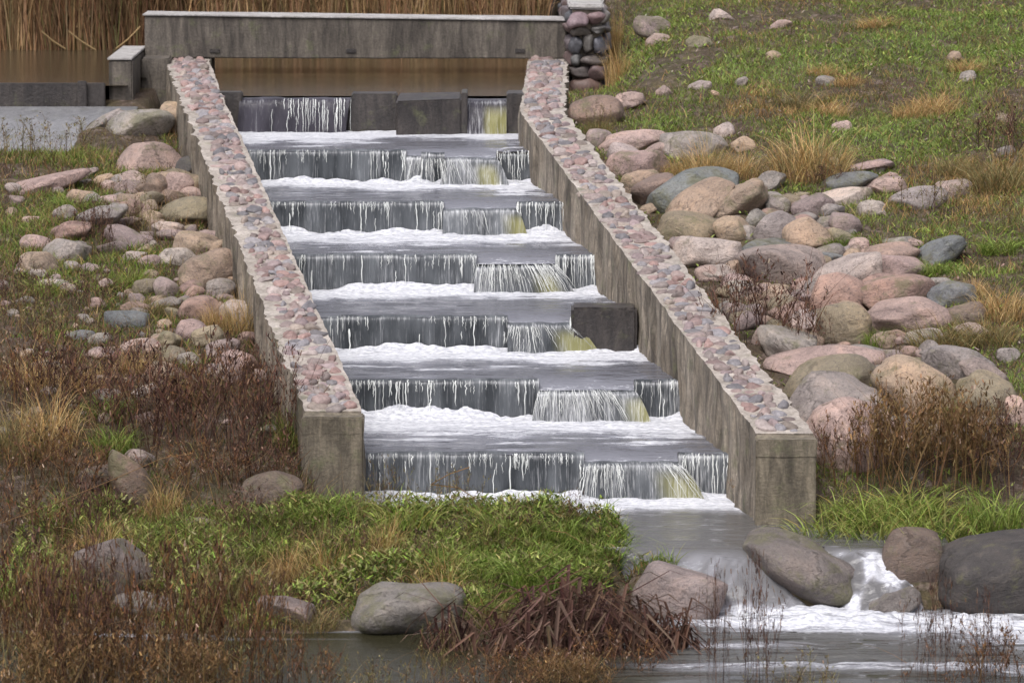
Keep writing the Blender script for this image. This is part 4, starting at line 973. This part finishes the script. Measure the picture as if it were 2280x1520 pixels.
# ------------------------------------------------------------------ single plants
def weed_mesh(seed, n, spread, hh, palette, seeds=1.0, depth=.5):
    """dead upright herb: stiff stems, short side branches, dry seed heads"""
    r = np.random.default_rng(seed); S, D = Geo(), Geo()
    bx, by = r.normal(0, spread*.42, n), r.normal(0, spread*depth*.42, n)
    h = hh*r.uniform(.55, 1.05, n)*np.exp(-.5*(bx/spread)**2); la = r.uniform(0, 6.28, n); le = np.abs(r.normal(0, .26, n)); be = r.uniform(-.1, .3, n)
    P = np.stack([bx, by, -.04 + 0*bx], -1)
    S.add(blade_geo(P, h + .04, r.uniform(.004, .009, n), le, la, be, cols(n, palette, r.random(n), .2, r), 4, r=r, tip=.5))
    mt = int(n*1.3); S.add(blade_geo(np.stack([r.normal(0, spread*.42, mt), r.normal(0, spread*depth*.42, mt), r.uniform(0, hh*.55, mt)], -1), hh*r.uniform(.3, .8, mt), .004, r.uniform(.7, 1.5, mt), r.uniform(0, 6.28, mt), r.uniform(-.4, .6, mt), cols(mt, palette + [(.24, .15, .08)], r.random(mt), .25, r), 4, r=r, tip=.5))
    nb = int(n*9); i = r.integers(0, n, nb); q = r.uniform(.3, 1.0, nb)
    off = h[i]*(le[i]*q + be[i]*q*q); Pb = P[i] + np.stack([np.cos(la[i])*off, np.sin(la[i])*off, h[i]*q*.97 + .02], -1)
    lb = hh*r.uniform(.08, .34, nb)*(1.2 - q*.6); az = r.uniform(0, 6.28, nb); l2 = r.uniform(.4, 1.0, nb)
    S.add(blade_geo(Pb, lb, .0035, l2, az, .0, cols(nb, palette, r.random(nb), .2, r), 2, r=r, tip=.5))
    ns = int(nb*2.6*seeds); i = r.integers(0, nb, ns); q = r.uniform(.2, 1.05, ns)
    o2 = lb[i]*l2[i]*q; Ps = Pb[i] + np.stack([np.cos(az[i])*o2, np.sin(az[i])*o2, lb[i]*q*.8], -1) + r.normal(0, .006, (ns, 3))
    D.add(blade_geo(Ps, r.uniform(.010, .032, ns), r.uniform(.006, .016, ns), r.uniform(0, 1, ns), r.uniform(0, 6.28, ns), .2, np.where((r.random(ns) < .07)[:, None], cols(ns, [(.22, .15, .10), (.34, .26, .19)], r.random(ns), .2, r), cols(ns, palette, r.random(ns)*.9, .3, r)), 1, az=r.uniform(0, 3.14, ns), tip=.6, r=r))
    return S, D
def tuft_mesh(seed, n, spread, hh, palette, wd=.008, bend=(.3, 1.1), t=(0, 1)):
    r = np.random.default_rng(seed); G = Geo()
    a = r.uniform(0, 6.28, n); q = np.sqrt(r.random(n))*1.35; bx, by = np.cos(a)*q*spread*.5, np.sin(a)*q*spread*.4
    la = a + r.normal(0, 1.3, n)
    G.add(blade_geo(np.stack([bx, by, -.03 + 0*bx], -1), hh*r.uniform(.3, 1.2, n)*(1.1 - .35*q), wd*r.uniform(.6, 1.4, n), r.uniform(.0, .35, n), la, r.uniform(bend[0], bend[1], n), cols(n, palette, r.uniform(t[0], t[1], n), .22, r), 5, r=r))
    return G
PROTO = {}
def plant(kind, px, py, w, h, label, group, cat, sx=1.0, rz=None, p=None):
    """kind gives the prototype (built once); w, h = size in photo pixels, (px, py) = foot"""
    if p is None: p = atG(px, min(py, 1515))
    k = ppm(p); W, Hh = w/k*1.15, h/k*1.2
    if kind not in PROTO: PROTO[kind] = KINDS[kind]()
    proto, pw, ph, used = PROTO[kind]
    if used: root = copy_tree(proto)
    else: root = proto; PROTO[kind] = (proto, pw, ph, True)
    h *= 1.0
    root.location = p; root.rotation_euler = (0, 0, rz if rz is not None else random.uniform(-.5, .5) + (math.pi if random.random() < .5 else 0))
    s = Hh/ph; root.scale = (W/pw, (W/pw + s)*.5, s)
    return tag(root, label, cat, group)
def weed_kind(seed, palette, n=44, seeds=1.0):
    def f():
        root = bpy.data.objects.new('dead_weed_clump', None); COL.objects.link(root)
        S, D = weed_mesh(seed, n, .5, .5, palette, seeds); S.build('stems', M_dead, root); D.build('seed_heads', M_dead, root)  # second mesh holds the dry seed heads
        return (root, .75, .52, False)
    return f
def tuft_kind(name, seed, palette, n=260, wd=.009, bend=(.3, 1.1), t=(0, 1)):
    def f(): return (tuft_mesh(seed, n, .34, .34, palette, wd, bend, t).build(name, M_leaf), .62, .27, False)
    return f
KINDS = dict(dock=weed_kind(11, DOCK + [(.17, .085, .045)], 32, .8), dock2=weed_kind(12, DOCK + [(.15, .09, .05)], 22, .7), brown=weed_kind(13, BROWN[:2] + [(.24, .115, .04)], 34, .8), brown2=weed_kind(14, BROWN[:2] + OLIVE, 24, .6),
             gold=weed_kind(15, [(.10, .06, .03), (.18, .11, .05), (.24, .15, .07)], 70),
             straw=tuft_kind('dry_grass_tuft', 21, STRAW + OLIVE[1:], 900, .006, (.1, 1.2)), straw2=tuft_kind('dry_grass_tuft', 22, STRAW + OLIVE[1:2], 460, .006, (.3, 1.4), (0, .9)),
             olive=tuft_kind('dry_grass_tuft', 23, OLIVE + STRAW[:1], 520, .006, (.3, 1.3)), green=tuft_kind('green_grass_tuft', 24, GREEN, 340, .010, (.5, 1.3), (.3, 1)),
             green2=tuft_kind('green_grass_tuft', 25, GREEN[1:] + [(.26, .22, .07)], 300, .011, (.6, 1.4)))
DW, DT, GT = 'dead weed clumps', 'dry grass tufts', 'green grass tufts'
for a in [
 ('straw',1800,392,200,116,'large golden straw tussock above the right boulder pile',DT), ('straw',1570,396,130,84,'orange straw tuft in front of the speckled grey boulder',DT),
 ('straw2',1648,392,110,74,'thin straw tuft between the speckled boulder and the large tussock',DT), ('straw2',1508,392,70,50,'small straw tuft beside the broad pink block',DT),
 ('straw2',2080,250,120,56,'straw tuft in the middle of the green slope, farther right',DT), ('straw2',2030,262,100,52,'straw tuft in the middle of the green slope, farther left',DT),
 ('olive',1790,238,130,44,'flat sandy tuft below the bright green patch',DT), ('straw2',1845,255,100,42,'low straw tuft just above the large golden tussock',DT),
 ('straw2',1890,190,90,32,'pale tuft on the upper slope beside a dark gap',DT), ('straw2',1832,168,80,32,'highest pale tuft beside the bright green patch',DT),
 ('straw2',1960,58,130,28,'long low straw patch near the top edge of the slope',DT), ('straw2',2150,160,90,40,'small straw tuft on the upper right slope',DT),
 ('olive',2220,420,170,100,'wide olive tussock at the right edge of the slope',DT), ('olive',2130,390,120,60,'olive tuft above the lone mauve pink boulder',DT),
 ('straw2',2225,700,130,80,'orange drooping tuft beside the bluish grey boulder',DT), ('straw2',2170,655,60,50,'small orange tuft on the bluish grey boulder',DT),
 ('olive',2100,770,180,70,'olive tussock below the pink loaf with veins',DT), ('olive',2200,760,150,66,'olive tussock beside the pale pink rock at far right',DT),
 ('straw',540,742,96,92,'bright yellow tuft before the pale pink boulder by the left wall',DT), ('straw2',480,728,70,70,'yellow tuft before the rust red boulder',DT),
 ('straw2',110,990,150,150,'tall straw tuft leaning in the left weeds',DT), ('olive',40,1010,130,130,'olive straw tuft at the left edge of the frame',DT),
 ('straw2',365,1150,90,100,'straw tuft curling beside the tilted brown slab',DT), ('straw2',730,1290,130,120,'straw tuft on the spit above the domed boulder',DT),
 ('straw2',985,1330,130,110,'straw tuft right of the domed grey boulder',DT), ('straw2',1375,180,36,110,'tall dry tuft growing against the rubble wall',DT), ('straw2',1372,110,36,110,'dry tuft behind the tall one by the rubble wall',DT),
 ('olive',1330,300,60,50,'sparse olive tuft on the stones beside the wall bend',DT), ('green2',300,640,80,70,'fresh green clump in the middle of the left bank',GT),
 ('green',540,650,90,60,'green clump below the biggest pale boulder',GT), ('green',170,470,130,60,'green clump in the upper left grass',GT),
 ('green2',1850,1205,190,100,'drooping green tuft nearest the right end post',GT), ('green2',1960,1200,200,130,'drooping green tuft behind the upright brown boulder',GT),
 ('green2',2090,1200,200,120,'drooping green tuft between the brown and dark boulders',GT), ('green',2220,1180,160,130,'green tuft above the huge dark boulder',GT), ('green2',1900,1150,170,80,'green tuft behind the nearest drooping one',GT),
 ('green2',2030,1140,190,90,'green tuft at the back of the drooping row',GT),
 ('green',1330,1245,170,110,'bright green tuft at the water end of the spit',GT), ('green',1240,1200,150,100,'green tuft left of the bright one on the spit',GT), ('green2',1120,1180,160,90,'green tuft on the ridge of the spit before the lowest weir',GT),
 ('green2',900,1160,170,80,'green tuft at the left post end of the spit',GT), ('green',700,1160,140,80,'green tuft at the foot of the left end post',GT),
 ('green2',650,985,70,120,'green leafy clump against the left wall among dark weeds',GT), ('green',255,1010,110,90,'green clump before the pale bluish rock on the left bank',GT), ('green2',430,1205,150,70,'green clump below the flat white stone',GT),
 ('green',560,1250,170,90,'green clump in the middle of the left half of the spit',GT), ('green2',330,1230,120,80,'green clump on the right of the lilac grey boulder',GT), ('green2',800,1230,150,90,'yellowish green clump on the spit above the domed boulder',GT), ('green',240,930,120,80,'green clump among the dark weeds of the left bank',GT), ('olive',520,1320,160,100,'olive clump at the water side left of the grey lilac rock',DT),
 ('straw2',640,1290,90,100,'straw tuft left of the tuft over the domed boulder',DT), ('straw2',860,1240,80,110,'thin straw stalks on the spit crest',DT), ('straw2',230,1230,140,90,'straw tuft above the lilac grey boulder',DT),
 ('green2',560,1385,150,60,'green tuft hanging over the water edge left of the domed boulder',GT), ('olive',700,1395,130,60,'olive tuft at the water edge beside the domed boulder',DT), ('green2',420,1385,140,60,'green tuft hanging over the water behind the near weeds',GT), ('olive',1090,1390,120,70,'olive tuft between the domed boulder and the broken sedges',DT),
 ('straw2',300,830,110,70,'straw tuft in the weeds below the wide pink rock',DT), ('straw2',190,870,120,80,'straw tuft among the dark weeds of the lower left bank',DT), ('olive',430,890,120,80,'olive tuft among the tall dark weeds by the left rocks',DT), ('straw2',70,860,120,90,'straw tuft at the left frame edge above the tall leaning one',DT), ('olive',330,700,110,50,'olive tuft beside the bluish slate boulder',DT), ('green2',100,650,130,50,'green clump on the strip below the white flat pebble',GT),
 ('green',1180,1290,190,90,'green tuft above the broken sedges',GT), ('green',60,1330,200,120,'broad green tuft at the lower left corner',GT), ('green2',180,1320,120,110,'green tuft left of the lilac grey boulder',GT),
 ('green2',1640,1392,80,60,'yellow green tuft at the foot of the pale rounded boulder',GT), ('green',2230,560,130,50,'leafy tuft right of the smooth slate boulder',GT),
 ('green',2080,610,90,44,'leafy tuft under the smooth slate boulder',GT), ('green',1855,545,80,40,'leafy tuft right of the round tan pink boulder',GT), ('green',1950,770,70,60,'leafy tuft right of the olive dome',GT), ('green2',2105,930,60,70,'thin green tuft beside the angular mossy block',GT)]:
    plant(*a, 'grass tuft')
for a in [
 ('dock',1690,760,230,170,'dark reddish weed clump against the right wall'), ('dock2',1640,700,120,100,'dark weed clump behind the reddish one by the right wall'), ('dock2',1800,790,90,120,'thin weeds before the olive dome boulder'),
 ('gold',2030,1065,230,210,'large rusty weed clump in front of the lower right pile'), ('gold',2130,1070,200,190,'rusty weed clump right of the large one'), ('brown',1930,1070,160,170,'brown weeds before the massive pinkish boulder'),
 ('dock',2240,1080,170,180,'dark weeds at the right edge above the dark boulder'), ('dock2',2190,1010,140,110,'weeds below the angular mossy block'), ('brown2',1990,890,70,120,'thin weed stems before the large sloping tan boulder'),
 ('brown2',2090,470,150,80,'dark weeds in front of the lone mauve pink boulder'), ('dock2',2200,340,190,100,'dark weeds on the right slope near the frame edge'), ('brown2',2240,300,120,70,'grey brown weeds high at the right frame edge'),
 ('brown2',2190,110,60,44,'small dark bush on the upper right slope'), ('brown2',1960,225,110,44,'short dark weeds between the straw tufts'), ('brown2',1740,400,90,60,'dark weeds right below the large golden tussock'),
 ('dock2',1830,420,120,50,'dark stems under the large golden tussock'), ('brown2',2240,520,110,70,'brown weeds at the right edge beside the leafy tufts'), ('brown2',1340,300,60,60,'bare twigs on the stones beside the wall bend'),
 ('gold',1740,1150,130,90,'rusty weeds at the foot of the right end post'),
 ('dock',470,1010,250,240,'tall dark weed clump in front of the left rocks'), ('dock',590,1000,170,220,'tall dark weeds against the left wall'), ('dock',340,990,220,200,'dark weed clump left of the tall one'), ('brown',400,930,200,130,'brown weeds behind the tall dark clump'),
 ('brown',520,905,150,140,'brown weeds below the pale pink block'), ('dock',150,930,220,180,'dark weeds in the middle of the lower left bank'), ('brown',60,900,180,160,'brown weeds at the left frame edge'), ('dock',560,1080,170,120,'dark weeds before the square brown rock'),
 ('dock2',250,850,180,110,'weeds before the wide pink rock'), ('brown2',90,740,160,100,'brown weeds on the mid left slope'), ('dock2',190,690,150,80,'dark weeds above the bluish slate boulder'), ('dock2',40,690,120,110,'dark weeds on the left slope at the frame edge'),
 ('dock2',220,570,70,120,'dark stalks beside the grey smooth boulder'), ('dock2',180,520,110,70,'stalks growing over the reddish rock'), ('brown2',330,430,120,50,'low weeds by the chocolate boulder'), ('brown2',60,350,160,80,'brown weeds below the spillway apron'),
 ('brown2',190,330,140,60,'brown weeds right below the spillway apron'), ('brown2',310,520,90,80,'weeds among the left rock pile'), ('brown',440,1090,190,110,'brown weeds above the wet hollow'), ('brown',100,1090,220,140,'brown weeds left of the tilted brown slab'), ('dock2',190,1180,200,110,'weeds behind the lilac grey boulder'),
 ('brown',50,1210,160,130,'weeds above the broad green tuft at lower left'), ('dock2',560,1180,150,90,'weeds at the left end of the spit'), ('brown2',860,1150,90,110,'twiggy weeds on the spit by the left end post'), ('dock2',780,1260,110,90,'dark weeds in the grass above the domed boulder'), ('brown2',1080,1240,120,80,'brown weeds in the middle of the green spit'), ('dock2',960,1250,100,70,'dark weeds right of the straw stalks on the spit'), ('brown2',680,1230,120,80,'brown weeds on the left half of the spit'),
 ('brown2',1010,1140,120,90,'bare twigs standing before the lowest weir'), ('dock2',1290,1190,80,90,'dark stalks on the spit near its water end'), ('dock2',1150,1190,120,60,'dark stalks on the ridge of the spit')]:
    plant(*a, DW, 'weeds')

# weeds growing in the near water, at the bottom of the picture
def near(px, Yv): 
    q = atZ(px, 1515, 0); x = (px - 1140)/9500*(Yv*cp + H*sp); return np.array([x, Yv, -.05])
k = 0
for (px, Yv, w, h, kind, lab) in [
 (60,26.0,200,330,'brown','tall brown weeds in the near water at the left corner'), (190,25.6,220,360,'dock','dark weeds in the near water, second from the left corner'), (330,25.9,220,330,'brown','brown weeds in the near water below the lilac boulder'),
 (455,25.7,210,330,'brown','tall dark weeds in the near water left of the open reflection'), (580,26.1,150,250,'brown','short brown weeds beside the open reflection'), (120,26.5,180,260,'gold','rusty weeds behind the left corner weeds'), (400,26.5,200,240,'brown2','thin weeds behind the tall dark ones in the water'),
 (1190,26.1,170,90,'brown','brown weeds in the water in front of the broken sedges'), (1340,26.2,180,110,'brown','brown weeds in the water right of those before the sedges'), (1270,25.8,150,90,'gold','rusty weeds lowest in front of the sedges'), (980,25.8,120,130,'brown2','few weed tips left below the sedges'),
 (30,25.5,200,200,'brown2','olive brown weed tips lowest at the left corner'), (270,25.5,230,190,'brown','rust tipped weeds lowest below the lilac boulder'), (520,25.6,200,150,'brown2','olive brown weed tips lowest left of the open reflection'), (640,25.7,160,120,'brown','brown weed tips lowest at the edge of the open reflection'), (150,25.4,240,150,'gold','rusty weed tips lowest at left, right of the corner'), (400,25.4,220,130,'gold','rusty weed tips lowest between the two dark stands'), (820,25.6,150,70,'brown2','few weed tips at the bottom edge of the open reflection'), (1080,25.6,170,80,'brown','brown weed tips at the bottom edge left of the sedges'),
 (2210,25.8,200,140,'brown','brown weed tops at the lower right corner'), (1590,25.9,50,260,'dock2','single thin weed below the yellow green tuft'), (1690,25.8,46,280,'dock2','single thin weed left of the river ripples'), (2075,25.8,110,240,'dock2','thin leafy weed standing before the river ripples'), (2200,26.0,60,200,'dock2','thin weed right of the leafy one before the ripples'), (1790,25.6,160,80,'brown2','low weed tips at the bottom edge before the ripples')]:
    p = near(px, Yv); plant(kind, 0, 0, w, h + (1520 - 0)*0 + max(0, (9500*(math.atan(H/Yv) - PITCH) + 760 - 1520)), lab, 'weeds in the near water', 'weeds', p=p)
# broken brown sedges standing in the water
def sedge(seed, n, spread, lab, px, py, w, h):
    r = np.random.default_rng(seed); V, Q, C = [], [], []; b = 0
    for i in range(n):
        x, y = r.normal(0, spread*.42), r.normal(0, spread*.22); hh = r.uniform(.16, .42)*math.exp(-(x/spread)**2*.8); wd = r.uniform(.009, .020)
        a = r.uniform(-.5, .5); d = np.array([math.sin(a), r.uniform(-.3, .3), math.cos(a)]); kink = r.uniform(.45, 1.0)
        p0 = np.array([x, y, -.06]); p1 = p0 + d*hh*kink; sd_ = 1 if r.random() < .5 else -1
        e = np.array([sd_*r.uniform(.3, 1), r.uniform(-.5, .3), r.uniform(-1.1, .3)]); e /= np.linalg.norm(e); p2 = p1 + e*hh*r.uniform(.35, 1.0); p3 = p2 + (e + np.array([0, 0, -.7]))*hh*.25
        c = cols(1, [(.035, .018, .015), (.075, .04, .03), (.14, .09, .065)], r.random(1), .2, r)[0]
        az = r.uniform(-.6, .6); s = np.array([math.cos(az), math.sin(az), 0])
        for q, ww in ((p0, 1), (p0 + d*hh*kink*.5, 1.05), (p1, .95), (p2, .6), (p3, .15)):
            V += [q - s*wd*.5*ww, q + np.array([0, wd*.25*ww, 0]), q + s*wd*.5*ww]; C += [c*.85, c, c*1.2]
        for k in range(4):
            for u in (0, 1): Q.append((b + 3*k + u, b + 3*k + u + 1, b + 3*k + u + 4, b + 3*k + u + 3))
        b += 15
    o = mesh_np('broken_sedge', np.array(V), np.array(Q), M_dead, col=np.array(C), smooth=False)
    p = atZ(px, py, 0); o.location = p; k = ppm(p); o.scale = (w/k/(spread*2), 1, h/k/.42)
    return tag(o, lab, 'sedge', 'broken sedge clumps')
sedge(1, 420, .45, 'large clump of broken dark brown sedge in the water before the spit', 1260, 1450, 430, 235)
sedge(2, 90, .3, 'broken sedge stems on the left of the large clump, before the domed boulder', 1010, 1440, 170, 150)
sedge(3, 80, .3, 'bent sedge stems on the right of the large clump, before the pale boulder', 1480, 1440, 200, 180)
sedge(4, 120, .4, 'dense brown sedge at the back of the large clump', 1300, 1390, 320, 150)
# long bent straw stems
def long_stem(px, py, Yv, pts, lab, c=(.22, .13, .06), wd=.0022):
    V, Q = [], []; 
    for i, (a, b_) in enumerate(pts):
        q = atY(a, b_, Yv + .05*i); V += [q - np.array([0, 0, wd]), q + np.array([wd*.4, -wd, 0]), q + np.array([0, 0, wd])]
        if i: Q += [(3*i - 3, 3*i - 2, 3*i + 1, 3*i), (3*i - 2, 3*i - 1, 3*i + 2, 3*i + 1)]
    V = np.array(V); o0 = V[0].copy(); o = mesh_np('bent_stem', V - o0, np.array(Q), M_dead, col=np.repeat(np.array([c]), len(V), 0)); o.location = o0
    return tag(o, lab, 'stem', 'long bent stems')
long_stem(0, 0, 29.6, [(40, 960), (110, 900), (180, 845), (240, 785)], 'long straw stem slanting over the brown weeds of the left bank')
long_stem(0, 0, 28.6, [(0, 1165), (110, 1125), (250, 1068), (360, 1020), (430, 1008)], 'long straw stem slanting across the tilted brown slab')
long_stem(0, 0, 28.9, [(780, 1180), (770, 1120), (762, 1060), (758, 1010)], 'upright straw stem before the left end post')
long_stem(0, 0, 29.2, [(1060, 1110), (1020, 1085), (960, 1078), (1000, 1055), (1045, 1040)], 'bent straw stem crossing in front of the lowest weir', (.22, .13, .06), .004)
long_stem(0, 0, 28.3, [(1300, 1210), (1260, 1185), (1225, 1180)], 'short pale stem at the water end of the spit')
long_stem(0, 0, 28.7, [(2170, 1130), (2165, 1060), (2190, 1010), (2215, 1000)], 'curled tan stem in the weeds right of the drooping tufts')
long_stem(0, 0, 46.3, [(92, 70), (118, 92), (146, 110)], 'broken reed leaning to the water, left of two', (.34, .24, .12), .012)
long_stem(0, 0, 46.3, [(152, 70), (180, 92), (214, 113)], 'broken reed leaning to the water, right of two', (.34, .24, .12), .012)
long_stem(0, 0, 46.3, [(312, 60), (285, 88), (255, 112)], 'broken reed leaning the other way near the bridge', (.34, .24, .12), .012)

# reeds on the far side of the pond
def reed_bed():
    n = 30000; r = np.random.default_rng(88)
    x = r.uniform(-9, .35, n); y = 46.4 + 3.2*r.random(n)**1.6; z = np.maximum(ground(x, y), POND - .05) - .05
    t = np.clip(fbm(x*3, y*2, 5, 3) + r.normal(0, .2, n), 0, 1)
    c = cols(n, [(.10, .055, .03), (.20, .12, .06), (.33, .21, .11), (.45, .31, .17)], t + .35*sst(-2.5, -.5, x), .28, r)
    gr = r.random(n) < .06; c[gr] = cols(int(gr.sum()), OLIVE, r.random(int(gr.sum())), .2, r)
    hh = r.uniform(.9, 2.1, n)*np.interp(x, [-9, -3, -1.5, .3], [1, 1, .9, .8]); G = Geo()
    G.add(blade_geo(np.stack([x, y, z], -1), hh, r.uniform(.006, .016, n), np.abs(r.normal(0, .11, n)), r.uniform(0, 6.28, n), r.uniform(0, .25, n), c, 3, r=r, tip=.4))
    m = 30000; i = r.integers(0, n, m); q = r.uniform(.3, .95, m)           # leaves off the canes
    G.add(blade_geo(np.stack([x[i], y[i], z[i] + hh[i]*q], -1), r.uniform(.15, .4, m), r.uniform(.008, .016, m), r.uniform(.2, .8, m), r.uniform(0, 6.28, m), r.uniform(.2, .8, m), c[i]*1.1, 3, r=r))
    tag(G.build('reed_bed', M_leaf), 'dense band of dry brown reeds along the far shore of the pond', 'reeds', kind='stuff')
reed_bed()
